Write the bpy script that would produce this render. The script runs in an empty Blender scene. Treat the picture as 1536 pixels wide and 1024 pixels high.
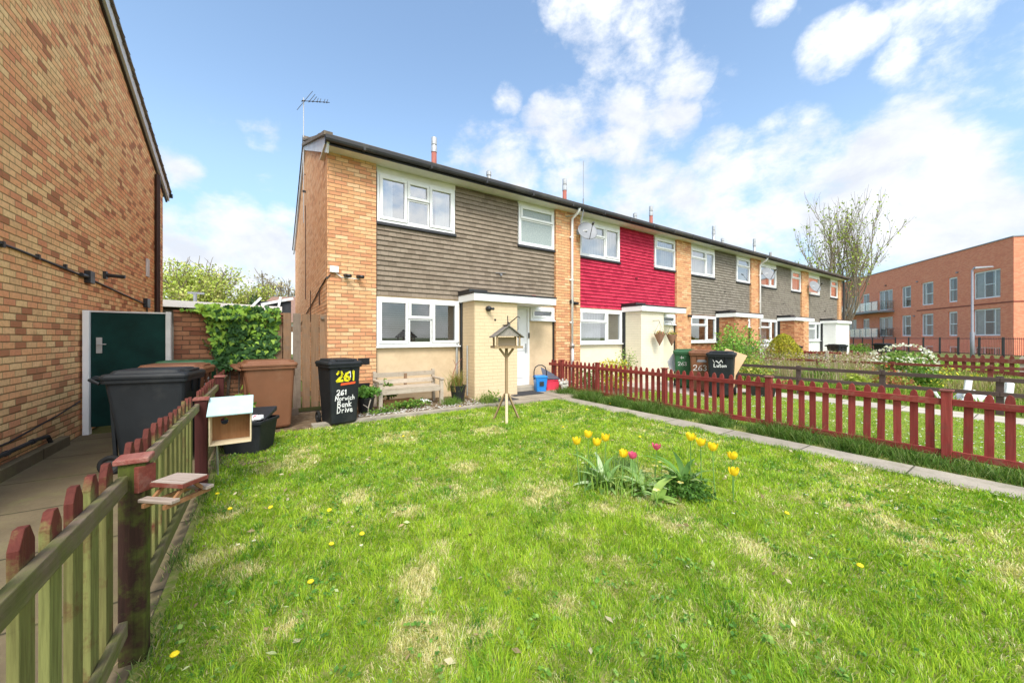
import bpy, math, random
import numpy as np
from math import sin, cos, pi, radians, floor, sqrt, atan2
from mathutils import Vector, Matrix
random.seed(7); rng = np.random.default_rng(7)
SC = bpy.context.scene
COL = SC.collection

# ------------------------------------------------------------------ camera
YAW = radians(33.7)
cd = bpy.data.cameras.new('camera'); cam = bpy.data.objects.new('camera', cd); COL.objects.link(cam)
cam.location = (0, 0, 1.4); cam.rotation_euler = (radians(90), 0, -YAW)
cd.sensor_width = 36; cd.lens = 13.008; cd.shift_y = -0.0039; cd.clip_start = .05; cd.clip_end = 3000
SC.camera = cam
SC.view_settings.view_transform = 'Standard'; SC.view_settings.look = 'None'
SC.view_settings.exposure = 0.95; SC.view_settings.gamma = 1

# ------------------------------------------------------------------ sun + sky
SUN_EL, SUN_AZ = radians(50), radians(204)          # azimuth clockwise from +Y
sl = bpy.data.lights.new('sun', 'SUN'); sl.energy = 2.0; sl.angle = radians(22); sl.color = (1, .955, .88)
so = bpy.data.objects.new('sun', sl); COL.objects.link(so)
sdir = Vector((sin(SUN_AZ)*cos(SUN_EL), cos(SUN_AZ)*cos(SUN_EL), sin(SUN_EL)))
so.rotation_euler = sdir.to_track_quat('Z', 'Y').to_euler(); so.location = (0, -6, 20)

def cam_dir(px, py):          # direction in the world of a point of the sky
    v = Vector(((px-768)/555, 1, (506-py)/555))
    return Vector((v.x*cos(YAW)+v.y*sin(YAW), -v.x*sin(YAW)+v.y*cos(YAW), v.z)).normalized()

class NT:
    def __init__(s, tree): s.t = tree; s.n = tree.nodes; s.l = tree.links
    def new(s, ty, **kw):
        n = s.n.new(ty)
        for k, v in kw.items():
            if k == 'ins':
                for kk, vv in v.items():
                    if hasattr(vv, 'is_output') or isinstance(vv, bpy.types.NodeSocket): s.l.new(vv, n.inputs[kk])
                    else: n.inputs[kk].default_value = vv
            else: setattr(n, k, v)
        return n
    def math(s, op, a, b=0.0, c=0.0, clamp=False):
        n = s.n.new('ShaderNodeMath'); n.operation = op; n.use_clamp = clamp
        for i, v in enumerate((a, b, c)):
            if isinstance(v, bpy.types.NodeSocket): s.l.new(v, n.inputs[i])
            else: n.inputs[i].default_value = v
        return n.outputs[0]
    def mix(s, f, a, b, mode='MIX'):
        n = s.n.new('ShaderNodeMix'); n.data_type = 'RGBA'; n.blend_type = mode
        for i, v in ((0, f), (6, a), (7, b)):
            if isinstance(v, bpy.types.NodeSocket): s.l.new(v, n.inputs[i])
            else: n.inputs[i].default_value = v if i == 0 else (*v, 1)
        return n.outputs[2]
    def ramp(s, f, stops, interp='LINEAR'):
        n = s.n.new('ShaderNodeValToRGB'); n.color_ramp.interpolation = interp
        e = n.color_ramp.elements
        while len(e) > 1: e.remove(e[-1])
        e[0].position = stops[0][0]; e[0].color = (*stops[0][1], 1)
        for p, c in stops[1:]:
            x = e.new(p); x.color = (*c, 1)
        s.l.new(f, n.inputs[0]); return n.outputs[0]
    def noise(s, vec, scale, detail=4, rough=.55, dist=0):
        n = s.new('ShaderNodeTexNoise'); n.inputs['Scale'].default_value = scale
        n.inputs['Detail'].default_value = detail; n.inputs['Roughness'].default_value = rough
        n.inputs['Distortion'].default_value = dist
        if vec is not None: s.l.new(vec, n.inputs['Vector'])
        return n.outputs['Fac']
    def rng(s, v, a, b, c=0.0, d=1.0, smooth=False):
        n = s.new('ShaderNodeMapRange'); n.interpolation_type = 'SMOOTHSTEP' if smooth else 'LINEAR'
        s.l.new(v, n.inputs[0])
        for i, x in enumerate((a, b, c, d)): n.inputs[i+1].default_value = x
        return n.outputs[0]

world = bpy.data.worlds.new('World'); SC.world = world; world.use_nodes = True
W = NT(world.node_tree); W.n.clear()
sky = W.new('ShaderNodeTexSky', sky_type='NISHITA', sun_disc=False, sun_elevation=SUN_EL, sun_rotation=SUN_AZ,
            air_density=1.3, dust_density=.6, ozone_density=2.2)
tc = W.new('ShaderNodeTexCoord')
dirv = W.new('ShaderNodeVectorMath', operation='NORMALIZE', ins={0: tc.outputs['Generated']}).outputs[0]
sep = W.new('ShaderNodeSeparateXYZ', ins={0: dirv})
# cumulus banks: px,py of the bank's middle, radius in degrees, weight
banks = [(960, 50, 8, .8), (905, 20, 6, .75), (1010, 105, 5.5, .75), (925, 90, 5, .7), (1250, 72, 4.0, .8), (1290, 60, 2.6, .6), (1340, 92, 2.4, .5),
         (895, 165, 5, .8), (840, 205, 7, 1.3), (930, 190, 7, 1.2), (1000, 185, 4.5, .8), (700, 235, 6.5, .95), (760, 255, 7.5, 1.4), (850, 270, 6, 1.1),
         (760, 150, 2.6, .62), (950, 290, 8, .8), (1080, 240, 4.6, .85), (1190, 225, 6, 1.3), (1150, 270, 7.5, 1.5), (1250, 270, 7.5, 1.3), (1330, 265, 8.5, 1.8),
         (1400, 280, 7.5, 1.8), (1430, 330, 7, 1.5), (1300, 330, 10, 1.7), (1150, 340, 10, 1.7), (265, 255, 3.4, 1.6), (250, 300, 2.2, .8), (340, 345, 6, 1.6), (260, 370, 7, 1.6),
         (400, 390, 7, 1.6), (330, 420, 10, 1.6), (420, 335, 3.2, .7), (1500, 340, 4, .6), (840, 5, 3, .4), (1160, 5, 2.4, .4), (1050, 330, 9, 1), (760, 330, 9, 1), (395, 200, 3, .42)]
acc = None
for px, py, r, w in banks:
    r = r*.86
    c = cam_dir(px, py)
    dp = W.new('ShaderNodeVectorMath', operation='DOT_PRODUCT', ins={0: dirv, 1: tuple(c)}).outputs['Value']
    m = W.rng(dp, cos(radians(r*1.05)), 1.0, 0, w)
    m = W.math('POWER', m, .6)
    acc = m if acc is None else W.math('MAXIMUM', acc, m)
# broken cloud on the unseen sky, thickened behind the camera to brighten the walls
back = W.rng(sep.outputs[1], .25, -.2)
n0 = W.rng(W.noise(dirv, 2.3, 5, .5), .3, .5)
acc = W.math('MAXIMUM', acc, W.math('MULTIPLY', back, n0))
mp = W.new('ShaderNodeMapping', ins={0: dirv}); mp.inputs['Scale'].default_value = (1, 1, 1.5)
n1 = W.noise(mp.outputs[0], 4.4, 12, .6, .1)
n2 = W.noise(mp.outputs[0], 17, 8, .65, .2)
dens = W.math('ADD', W.math('MULTIPLY', acc, .92), W.math('MULTIPLY', W.math('SUBTRACT', n1, .5), 2.9))
dens = W.math('ADD', dens, W.math('MULTIPLY', W.math('SUBTRACT', n2, .5), 1.0))
mask = W.rng(dens, .36, 1.22, 0, 1, True)
low = W.rng(sep.outputs[2], .15, .0, 0, .8, True)
low = W.math('MULTIPLY', low, W.rng(n1, .3, .5))
mask = W.math('MAXIMUM', mask, low)
mask = W.math('MULTIPLY', mask, .96)
shade = W.ramp(W.rng(W.noise(mp.outputs[0], 6.5, 8, .6, .2), .3, .7), [(.15, (2.9, 3.05, 3.35)), (.8, (3.9, 3.95, 4.05))])
sund = W.new('ShaderNodeVectorMath', operation='DOT_PRODUCT', ins={0: dirv, 1: tuple(sdir)}).outputs['Value']
shade = W.mix(W.rng(sund, -.1, .9), shade, (9.5, 9.3, 9.0))   # cloud towards the sun, out of view, brightened to fill the facades
blue = W.mix(1.0, sky.outputs[0], (.98, .96, .92), 'MULTIPLY')
blue = W.mix(W.rng(sep.outputs[2], .4, .05, 0, 1, True), blue, W.mix(1.0, blue, (.5, .6, .74), 'MULTIPLY'))
bg = W.new('ShaderNodeBackground', ins={0: W.mix(mask, blue, shade), 1: .15})
W.l.new(bg.outputs[0], W.new('ShaderNodeOutputWorld').inputs[0])

# ------------------------------------------------------------------ mesh helpers
class MB:
    def __init__(s): s.v = []; s.f = []; s.c = []; s.r = 0.5
    def poly(s, pts, r=None):
        i = len(s.v); s.v += [tuple(p) for p in pts]; s.f.append(list(range(i, i+len(pts)))); s.c.append(s.r if r is None else r)
    def hexa(s, p, r=None):                       # 8 corners: bottom 4 ccw, top 4 ccw
        i = len(s.v); s.v += [tuple(q) for q in p]
        for f in ((0, 3, 2, 1), (4, 5, 6, 7), (0, 1, 5, 4), (1, 2, 6, 5), (2, 3, 7, 6), (3, 0, 4, 7)):
            s.f.append([i+k for k in f]); s.c.append(s.r if r is None else r)
    def box(s, x0, x1, y0, y1, z0, z1, r=None):
        s.hexa([(x0, y0, z0), (x1, y0, z0), (x1, y1, z0), (x0, y1, z0), (x0, y0, z1), (x1, y0, z1), (x1, y1, z1), (x0, y1, z1)], r)
    def bar(s, p, q, w, h, up=(0, 0, 1)):
        p, q = Vector(p), Vector(q); d = (q-p).normalized(); u = Vector(up)
        if abs(d.dot(u)) > .98: u = Vector((0, 1, 0))
        a = d.cross(u).normalized()*w/2; b = a.cross(d).normalized()*h/2
        s.hexa([p-a-b, p+a-b, p+a+b, p-a+b, q-a-b, q+a-b, q+a+b, q-a+b])
    def tube(s, pts, rad, n=8, caps=True):
        pts = [Vector(p) for p in pts]
        if not hasattr(rad, '__len__'): rad = [rad]*len(pts)
        i0 = len(s.v); prev = None
        for k, p in enumerate(pts):
            d = (pts[min(k+1, len(pts)-1)]-pts[max(k-1, 0)]).normalized()
            if prev is None:
                a = d.cross(Vector((0, 0, 1)) if abs(d.z) < .9 else Vector((1, 0, 0))).normalized()
            else: a = (prev-d*prev.dot(d)).normalized()
            prev = a; b = d.cross(a)
            for j in range(n):
                t = 2*pi*j/n; s.v.append(tuple(p+(a*cos(t)+b*sin(t))*rad[k]))
        for k in range(len(pts)-1):
            for j in range(n):
                s.f.append([i0+k*n+j, i0+k*n+(j+1) % n, i0+(k+1)*n+(j+1) % n, i0+(k+1)*n+j]); s.c.append(s.r)
        if caps:
            s.f.append([i0+j for j in range(n)][::-1]); s.c.append(s.r)
            e = i0+(len(pts)-1)*n; s.f.append([e+j for j in range(n)]); s.c.append(s.r)
    def rings(s, rings, cap=True):
        i0 = len(s.v); n = len(rings[0])
        for r in rings: s.v += [tuple(p) for p in r]
        for k in range(len(rings)-1):
            for j in range(n):
                s.f.append([i0+k*n+j, i0+k*n+(j+1) % n, i0+(k+1)*n+(j+1) % n, i0+(k+1)*n+j]); s.c.append(s.r)
        if cap:
            s.f.append(list(range(i0, i0+n))[::-1]); s.f.append([i0+(len(rings)-1)*n+j for j in range(n)]); s.c += [s.r]*2
    def prism(s, prof, axis, a, b):               # 2-D profile swept along an axis (y,z)/(x,z)/(x,y)
        def mk(t):
            return [{'x': (t, u, v), 'y': (u, t, v), 'z': (u, v, t)}[axis] for u, v in prof]
        s.rings([mk(a), mk(b)])
    def sphere(s, c, r, n=10, m=7):
        if not hasattr(r, '__len__'): r = (r, r, r)
        R = []
        for k in range(1, m):
            t = -pi/2+pi*k/m
            R.append([(c[0]+r[0]*cos(t)*cos(2*pi*j/n), c[1]+r[1]*cos(t)*sin(2*pi*j/n), c[2]+r[2]*sin(t)) for j in range(n)])
        s.rings(R)
    def build(s, name, mat, parent=None, smooth=False, bevel=0):
        me = bpy.data.meshes.new(name); me.from_pydata(s.v, [], s.f); me.materials.append(mat)
        at = me.attributes.new('rnd', 'FLOAT', 'FACE'); at.data.foreach_set('value', s.c)
        me.update()
        import bmesh
        b = bmesh.new(); b.from_mesh(me); bmesh.ops.recalc_face_normals(b, faces=b.faces); b.to_mesh(me); b.free()
        o = bpy.data.objects.new(name, me); COL.objects.link(o)
        if smooth: me.polygons.foreach_set('use_smooth', [True]*len(me.polygons))
        if bevel:
            m = o.modifiers.new('bevel', 'BEVEL'); m.width = bevel; m.segments = 2; m.limit_method = 'ANGLE'; m.angle_limit = radians(40)
        if parent is not None: o.parent = parent
        return o

def tag(o, label=None, cat=None, group=None, kind=None):
    if label: o['label'] = label
    if cat: o['category'] = cat
    if group: o['group'] = group
    if kind: o['kind'] = kind
    return o
def thing(name, label, cat, loc=(0, 0, 0), rz=0, group=None):
    o = bpy.data.objects.new(name, None); COL.objects.link(o); o.empty_display_size = .2
    o.location = loc; o.rotation_euler = (0, 0, rz)
    return tag(o, label, cat, group)
def copy_tree(o, parent=None):
    c = o.copy(); COL.objects.link(c)
    if parent is not None: c.parent = parent
    for ch in list(o.children): copy_tree(ch, c)
    return c
def rrect(w, d, r, z, n=3, cx=0, cy=0):
    out = []
    for sx, sy, a0 in ((1, 1, 0), (-1, 1, 90), (-1, -1, 180), (1, -1, 270)):
        for k in range(n+1):
            a = radians(a0+90*k/n); out.append((cx+sx*(w/2-r)+r*cos(a), cy+sy*(d/2-r)+r*sin(a), z))
    return out

# fast numpy mesh with a colour per point (leaves, blades)
def np_mesh(name, V, quads, tris, Cc, mat, parent=None):
    me = bpy.data.meshes.new(name)
    nq, nt = len(quads), len(tris)
    me.vertices.add(len(V)); me.vertices.foreach_set('co', V.astype(np.float32).ravel())
    loops = np.concatenate([quads.ravel(), tris.ravel()]).astype(np.int32)
    me.loops.add(len(loops)); me.loops.foreach_set('vertex_index', loops)
    me.polygons.add(nq+nt)
    st = np.concatenate([np.arange(nq)*4, nq*4+np.arange(nt)*3]).astype(np.int32)
    me.polygons.foreach_set('loop_start', st)
    me.update(calc_edges=True)
    a = me.attributes.new('Col', 'FLOAT_COLOR', 'POINT')
    a.data.foreach_set('color', np.concatenate([Cc, np.ones((len(Cc), 1))], 1).astype(np.float32).ravel())
    me.materials.append(mat)
    o = bpy.data.objects.new(name, me); COL.objects.link(o)
    if parent is not None: o.parent = parent
    return o
def vnoise(x, y, sc, seed=0):                     # smooth value noise 0..1
    g = np.random.default_rng(seed).random((256, 256))
    x = x*sc+1000.3; y = y*sc+1000.7
    i = np.floor(x).astype(int); j = np.floor(y).astype(int); fx = x-i; fy = y-j
    fx = fx*fx*(3-2*fx); fy = fy*fy*(3-2*fy)
    def q(a, b): return g[a % 256, b % 256]
    return (q(i, j)*(1-fx)+q(i+1, j)*fx)*(1-fy)+(q(i, j+1)*(1-fx)+q(i+1, j+1)*fx)*fy
def blades(name, x, y, z, h, w, col, lean, mat, parent=None, tipcol=None, curl=1.0, dirn=None):
    n = len(x); a = rng.random(n)*2*pi; b = rng.random(n)*2*pi
    if dirn is not None: b = dirn+rng.normal(0, .9, n)
    dx, dy = np.cos(a)*w/2, np.sin(a)*w/2
    lx, ly = np.cos(b)*lean, np.sin(b)*lean
    V = np.zeros((n, 5, 3))
    V[:, 0] = np.stack([x-dx, y-dy, z], 1); V[:, 1] = np.stack([x+dx, y+dy, z], 1)
    k = .55; mh = h*k*np.sqrt(np.clip(1-(lean/h*.35)**2, .2, 1)); mx, my = x+lx*.28*curl, y+ly*.28*curl
    V[:, 2] = np.stack([mx+dx*.8, my+dy*.8, z+mh], 1); V[:, 3] = np.stack([mx-dx*.8, my-dy*.8, z+mh], 1)
    th = np.sqrt(np.clip(h*h-lean*lean, (.15*h)**2, None))
    V[:, 4] = np.stack([x+lx, y+ly, z+th], 1)
    i = np.arange(n)[:, None]*5
    C = np.repeat(col[:, None, :], 5, 1).copy()
    if tipcol is not None: C[:, 4] = tipcol
    return np_mesh(name, V.reshape(-1, 3), i+np.array([[0, 1, 2, 3]]), i+np.array([[3, 2, 4]]), C.reshape(-1, 3), mat, parent)
def leaves(name, P, size, col, mat, parent=None, nrm=None, aspect=.6, tilt=1.0):
    """pointed 4-corner leaves at P, folded a little; nrm: preferred normal"""
    n = len(P)
    N = rng.normal(size=(n, 3))*tilt
    if nrm is not None: N = N+nrm
    N /= np.linalg.norm(N, axis=1, keepdims=True)+1e-9
    T = np.cross(N, rng.normal(size=(n, 3))); T /= np.linalg.norm(T, axis=1, keepdims=True)+1e-9
    B = np.cross(N, T); s = (np.ones(n)*size)[:, None]
    V = np.zeros((n, 4, 3))
    V[:, 0] = P-T*s*.5; V[:, 1] = P+B*s*aspect*.5+N*s*.06; V[:, 2] = P+T*s*.5; V[:, 3] = P-B*s*aspect*.5+N*s*.06
    i = np.arange(n)[:, None]*4
    return np_mesh(name, V.reshape(-1, 3), i+np.array([[0, 1, 2, 3]]), np.zeros((0, 3), int), np.repeat(col, 4, 0), mat, parent)
def pick(pal, n, jit=.12):
    pal = np.array(pal); c = pal[rng.integers(0, len(pal), n)]
    return np.clip(c*(1+jit*rng.normal(size=(n, 1))), 0, 1)

# ------------------------------------------------------------------ materials
def mat(name):
    m = bpy.data.materials.new(name); m.use_nodes = True; t = NT(m.node_tree); t.n.clear()
    p = t.new('ShaderNodeBsdfPrincipled'); o = t.new('ShaderNodeOutputMaterial'); t.l.new(p.outputs[0], o.inputs[0])
    return m, t, p
def setc(t, p, c, rough=.7, bump=None, bs=.3, bd=.01, spec=.3, metal=0):
    if isinstance(c, bpy.types.NodeSocket): t.l.new(c, p.inputs['Base Color'])
    else: p.inputs['Base Color'].default_value = (*c, 1)
    p.inputs['Roughness'].default_value = rough; p.inputs['Specular IOR Level'].default_value = spec; p.inputs['Metallic'].default_value = metal
    if bump is not None:
        b = t.new('ShaderNodeBump', ins={'Height': bump}); b.inputs['Strength'].default_value = bs; b.inputs['Distance'].default_value = bd
        t.l.new(b.outputs[0], p.inputs['Normal'])
def ocoord(t): return t.new('ShaderNodeTexCoord').outputs['Object']

def plain(name, c, rough=.6, var=.15, scale=6, bump=.15, spec=.3, metal=0, dirt=None, fine=60):
    m, t, p = mat(name); o = ocoord(t)
    n = t.noise(o, scale, 6, .6); f = t.noise(o, fine, 3, .6)
    a = tuple(x*(1-var) for x in c); b = tuple(min(1, x*(1+var)) for x in c)
    cc = t.ramp(n, [(.3, a), (.7, b)])
    if dirt: cc = t.mix(t.rng(t.noise(o, scale*.6, 8, .7), .52, .72), cc, dirt)
    setc(t, p, cc, rough, f, bump, .004, spec, metal); return m

def brick(name, pal, mortar, seed=0, paint=None, bw=.225, bh=.075, stain=None, mj=.011, weather=.5, dark=.78):
    m, t, p = mat(name); tcn = t.new('ShaderNodeTexCoord'); o = tcn.outputs['Object']
    sp = t.new('ShaderNodeSeparateXYZ', ins={0: o}); sn = t.new('ShaderNodeSeparateXYZ', ins={0: tcn.outputs['Normal']})
    fx = t.math('GREATER_THAN', t.math('ABSOLUTE', sn.outputs[0]), .5)
    u = t.math('ADD', t.math('MULTIPLY', sp.outputs[0], t.math('SUBTRACT', 1, fx)), t.math('MULTIPLY', sp.outputs[1], fx))
    wob = t.math('MULTIPLY', t.math('SUBTRACT', t.noise(o, 9, 2), .5), .006)
    v = t.math('DIVIDE', t.math('ADD', sp.outputs[2], wob), bh)
    row = t.math('FLOOR', v); fv = t.math('FRACT', v)
    odd = t.math('MULTIPLY', t.math('FLOORED_MODULO', row, 2), .5)
    # every brick's cell drifts a little so joints never line up perfectly
    wr = t.new('ShaderNodeTexWhiteNoise', noise_dimensions='1D'); t.l.new(row, wr.inputs['W'])
    c = t.math('ADD', t.math('ADD', t.math('DIVIDE', u, bw), odd), t.math('MULTIPLY', wr.outputs['Value'], .12))
    col = t.math('FLOOR', c); fu = t.math('FRACT', c)
    cx = t.new('ShaderNodeCombineXYZ', ins={0: col, 1: row, 2: float(seed)})
    wn = t.new('ShaderNodeTexWhiteNoise', noise_dimensions='3D'); t.l.new(cx.outputs[0], wn.inputs['Vector'])
    k = len(pal)
    bc = t.ramp(wn.outputs['Value'], [((i+.0)/k, q) for i, q in enumerate(pal)], 'CONSTANT')
    inner = t.noise(o, 26, 5, .65); fine = t.noise(o, 120, 4, .7)
    bc = t.mix(t.rng(inner, .45, .8, 0, .45), bc, tuple(x*.75 for x in pal[0]))
    bc = t.mix(t.rng(t.noise(o, .7, 5, .6), .35, .75, 0, weather), bc, tuple(x*dark for x in pal[1]))
    bc = t.mix(t.rng(t.noise(o, 3.4, 9, .78), .56, .7, 0, (.35 if seed != 5 else .1) if not paint else 0), bc, tuple(x*.5 for x in pal[0]))
    ju = t.math('MULTIPLY', t.rng(fu, 0, mj/bw*1.15), t.rng(fu, 1, 1-mj/bw*.3))
    jv = t.math('MULTIPLY', t.rng(fv, 0, mj/bh*1.15), t.rng(fv, 1, 1-mj/bh*.3))
    face = t.math('MULTIPLY', ju, jv)
    if paint:
        pc = t.ramp(t.noise(o, 3, 6, .6), [(.3, tuple(x*.9 for x in paint)), (.7, paint)])
        cc = t.mix(t.math('MULTIPLY', t.math('SUBTRACT', 1, face), .35), pc, tuple(x*.55 for x in paint))
    else:
        mo = t.mix(t.noise(o, 14, 4), mortar, tuple(x*.6 for x in mortar)); cc = t.mix(face, mo, bc)
    if stain:
        g = t.math('MULTIPLY', t.rng(sp.outputs[2], stain[1], 0.0, 0, 1), t.rng(t.noise(o, 2.2, 6, .7), .35, .7))
        cc = t.mix(t.math('MULTIPLY', g, stain[2]), cc, stain[0])
    hgt = t.math('ADD', t.math('MULTIPLY', face, 1.0), t.math('MULTIPLY', fine, .35))
    hgt = t.math('ADD', hgt, t.math('MULTIPLY', wn.outputs['Value'], .3 if not paint else .1))
    setc(t, p, cc, .85 if not paint else .6, hgt, .95 if not paint else .5, .011 if not paint else .007, .2); return m

def fol(name, rough=.55, trans=.35):
    m, t, p = mat(name); a = t.new('ShaderNodeAttribute', attribute_name='Col')
    t.l.new(a.outputs['Color'], p.inputs['Base Color']); p.inputs['Roughness'].default_value = rough; p.inputs['Specular IOR Level'].default_value = .25
    tr = t.new('ShaderNodeBsdfTranslucent'); t.l.new(t.mix(1, a.outputs['Color'], (1.0, 1.0, .55), 'MULTIPLY'), tr.inputs[0])
    mx = t.new('ShaderNodeMixShader', ins={0: trans, 1: p.outputs[0], 2: tr.outputs[0]})
    t.l.new(mx.outputs[0], [n for n in t.n if n.type == 'OUTPUT_MATERIAL'][0].inputs[0]); return m

def wood(name, a, b, moss=None, amount=.5, rough=.8, axis='Z', lowmoss=0, fade=None):
    m, t, p = mat(name); o = ocoord(t)
    mp = t.new('ShaderNodeMapping', ins={0: o}); s = [30, 30, 30]; s['XYZ'.index(axis)] = 1.6; mp.inputs['Scale'].default_value = s
    g = t.noise(mp.outputs[0], 1.6, 6, .65, .6)
    cc = t.ramp(g, [(.3, a), (.68, b)])
    if fade: cc = t.mix(t.rng(t.noise(o, 7, 8, .75), .5, .66, 0, .8), cc, fade)
    if moss:
        q = t.noise(o, 4.5, 8, .72)
        if lowmoss:
            sp = t.new('ShaderNodeSeparateXYZ', ins={0: o}); q = t.math('ADD', q, t.rng(sp.outputs[2], .9, .72, -.12, lowmoss))
        f = t.rng(q, .62-amount*.3, .72-amount*.2)
        mg = t.ramp(t.noise(mp.outputs[0], 3, 5, .6), [(.3, tuple(x*.5 for x in moss)), (.7, moss)])
        cc = t.mix(f, cc, mg)
    oi = t.new('ShaderNodeObjectInfo')
    cc = t.mix(t.math('MULTIPLY', oi.outputs['Random'], .45), cc, tuple(x*.55 for x in a))
    cc = t.mix(t.rng(t.noise(o, 16, 8, .8), .6, .72, 0, .35), cc, tuple(x*.35 for x in a))
    setc(t, p, cc, rough, g, .6, .005, .2); return m

M = {}
# bricks
M['brick'] = brick('tan_brick', [(.58, .27, .14), (.76, .39, .19), (.8, .46, .24), (.7, .32, .17), (.84, .55, .31), (.77, .42, .21), (.8, .49, .26), (.74, .38, .19)], (.5, .34, .21), 1, dark=.8, weather=.35)
M['brick_gable'] = brick('gable_brick', [(.62, .3, .14), (.78, .42, .21), (.8, .46, .24), (.74, .36, .17), (.82, .5, .28), (.78, .42, .21)], (.56, .36, .22), 2, weather=.3, dark=.85)
M['brick_left'] = brick('brown_brick', [(.46, .19, .095), (.88, .46, .22), (.93, .6, .3), (.76, .33, .17), (.95, .68, .34), (.9, .48, .23), (.92, .57, .27), (.82, .53, .26), (.93, .64, .31), (.86, .41, .2)], (.46, .33, .17), 3,
                        stain=((.5, .37, .17), 1.9, .4), weather=.2, dark=.88)
M['brick_wall'] = brick('garden_brick', [(.2, .08, .045), (.3, .13, .07), (.36, .17, .09), (.26, .1, .055), (.33, .15, .08)], (.2, .14, .09), 4, stain=((.1, .12, .04), 1.0, .5))
M['brick_flats'] = brick('red_brick', [(.84, .27, .16), (.9, .32, .19), (.92, .36, .22), (.86, .29, .17), (.92, .35, .2)], (.7, .42, .31), 5, weather=.2, dark=.9, mj=.008)
M['brick_dark'] = brick('porch_brick', [(.36, .14, .07), (.55, .24, .11), (.6, .29, .14), (.46, .17, .08), (.6, .32, .16)], (.36, .24, .15), 6)
M['paintbrick'] = brick('cream_painted_brick', [(.5, .4, .3)]*3, (.5, .4, .3), 7, paint=(.74, .58, .37))
M['paintbrick2'] = brick('ivory_painted_brick', [(.5, .4, .3)]*3, (.5, .4, .3), 8, paint=(.82, .75, .58))
M['paintbrick3'] = brick('white_painted_brick', [(.5, .4, .3)]*3, (.5, .4, .3), 9, paint=(.85, .85, .83))
# renders / pvc / metals
M['render'] = plain('cream_render', (.66, .51, .33), .85, .08, 2, .3, .1, fine=180, dirt=(.54, .41, .26))
M['render2'] = plain('ivory_render', (.78, .71, .53), .85, .06, 3, .3, .1, fine=180)
M['render3'] = plain('white_render', (.8, .8, .78), .85, .05, 3, .3, .1, fine=180)
M['pvc'] = plain('white_pvc', (.82, .83, .83), .35, .03, 3, .03, .4, dirt=(.74, .74, .7))
M['pvcgrey'] = plain('weathered_white_board', (.62, .64, .66), .6, .1, 3, .1, dirt=(.5, .5, .48))
M['soffit'] = plain('soffit_board', (.75, .75, .7), .6, .08, 3, .05)
M['black'] = plain('black_plastic', (.018, .019, .021), .4, .2, 4, .1, .5)
M['lead'] = plain('lead_flashing', (.035, .037, .042), .6, .3, 5, .3)
M['gutter'] = plain('black_gutter', (.03, .03, .033), .45, .25, 2, .1, .4, dirt=(.09, .085, .07))
M['binblack'] = plain('bin_black', (.014, .017, .02), .55, .2, 3, .35, .3, dirt=(.035, .037, .037), fine=220)
M['binbrown'] = plain('bin_brown', (.2, .085, .042), .55, .1, 3, .3, .3, dirt=(.24, .125, .07), fine=220)
M['bingreen'] = plain('bin_green', (.025, .11, .04), .5, .12, 3, .3, .45, fine=220)
M['rubber'] = plain('tyre_rubber', (.02, .02, .02), .8, .2, 8, .2, .2)
M['hub'] = plain('hub_plastic', (.42, .42, .42), .5, .1, 8, .1)
M['hubdark'] = plain('hub_dark', (.06, .06, .06), .5, .1, 8, .1)
M['metal'] = plain('galvanised', (.46, .47, .47), .42, .15, 6, .1, .5, metal=.5, dirt=(.3, .27, .24))
M['lampgrey'] = plain('lamp_grey', (.22, .23, .26), .5, .1)
M['darkmetal'] = plain('iron', (.03, .03, .03), .5, .2, 6, .1, .4)
M['dish'] = plain('dish_grey', (.25, .26, .28), .5, .06, 4, .05, .4)
M['flue'] = plain('red_flue', (.36, .12, .09), .7, .15, 6, .2)
M['aircol'] = plain('airbrick', (.02, .02, .022), .6, .1)
M['greendoor'] = plain('dark_green_paint', (.004, .03, .025), .6, .3, 4, .3, .15, fine=90)
M['white'] = plain('white_paint', (.85, .86, .86), .5, .03, 3, .05)
M['dullwhite'] = plain('dull_white_post', (.62, .6, .57), .6, .12, 5, .2)
M['yellow'] = plain('yellow_number', (.85, .78, .02), .45, .04)
M['sticker'] = plain('orange_sticker', (.75, .1, .03), .45, .2, 90)
M['chalk'] = plain('white_marker', (.85, .85, .83), .6, .03)
M['blue'] = plain('blue_plastic', (.02, .22, .62), .35, .08, 5, .05, .5)
M['pink'] = plain('pink_red_plastic', (.78, .06, .11), .35, .12, 7, .05, .5)
M['greylid'] = plain('grey_lid', (.1, .11, .15), .4, .1, 5, .05, .5)
M['stone'] = plain('pale_stone', (.5, .48, .43), .9, .25, 14, .6)
M['card'] = plain('cardboard', (.52, .34, .19), .8, .06, 3, .1)
M['cardgrey'] = plain('grey_card', (.5, .5, .5), .8, .1, 3, .1)
M['mat'] = plain('dark_mat', (.045, .045, .05), .95, .3, 30, .6)
M['terr'] = plain('wicker', (.3, .17, .11), .9, .3, 40, .8)
M['curtain'] = plain('net_curtain', (.6, .6, .58), .9, .08, 3, .1)
M['flatcurtain'] = plain('flat_curtain', (.42, .42, .4), .9, .15, 3, .1)
M['blind'] = plain('blind_slat', (.5, .5, .48), .6, .05)
M['room'] = plain('room_wall', (.22, .22, .21), .9, .2)
M['brownpipe'] = plain('brown_downpipe', (.05, .025, .018), .5, .15)
M['bark'] = plain('bark', (.21, .17, .12), .9, .3, 10, .6)
M['barkdark'] = plain('dark_bark', (.12, .095, .07), .9, .3, 10, .6)
M['soil'] = plain('soil', (.15, .105, .065), .95, .4, 12, .8, .1, dirt=(.3, .25, .17), fine=70)
M['bluewood'] = plain('pale_blue_paint', (.42, .6, .6), .6, .06, 6, .1, dirt=(.6, .62, .5))
M['furn'] = plain('dark_rattan', (.05, .045, .04), .7, .2)
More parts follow.
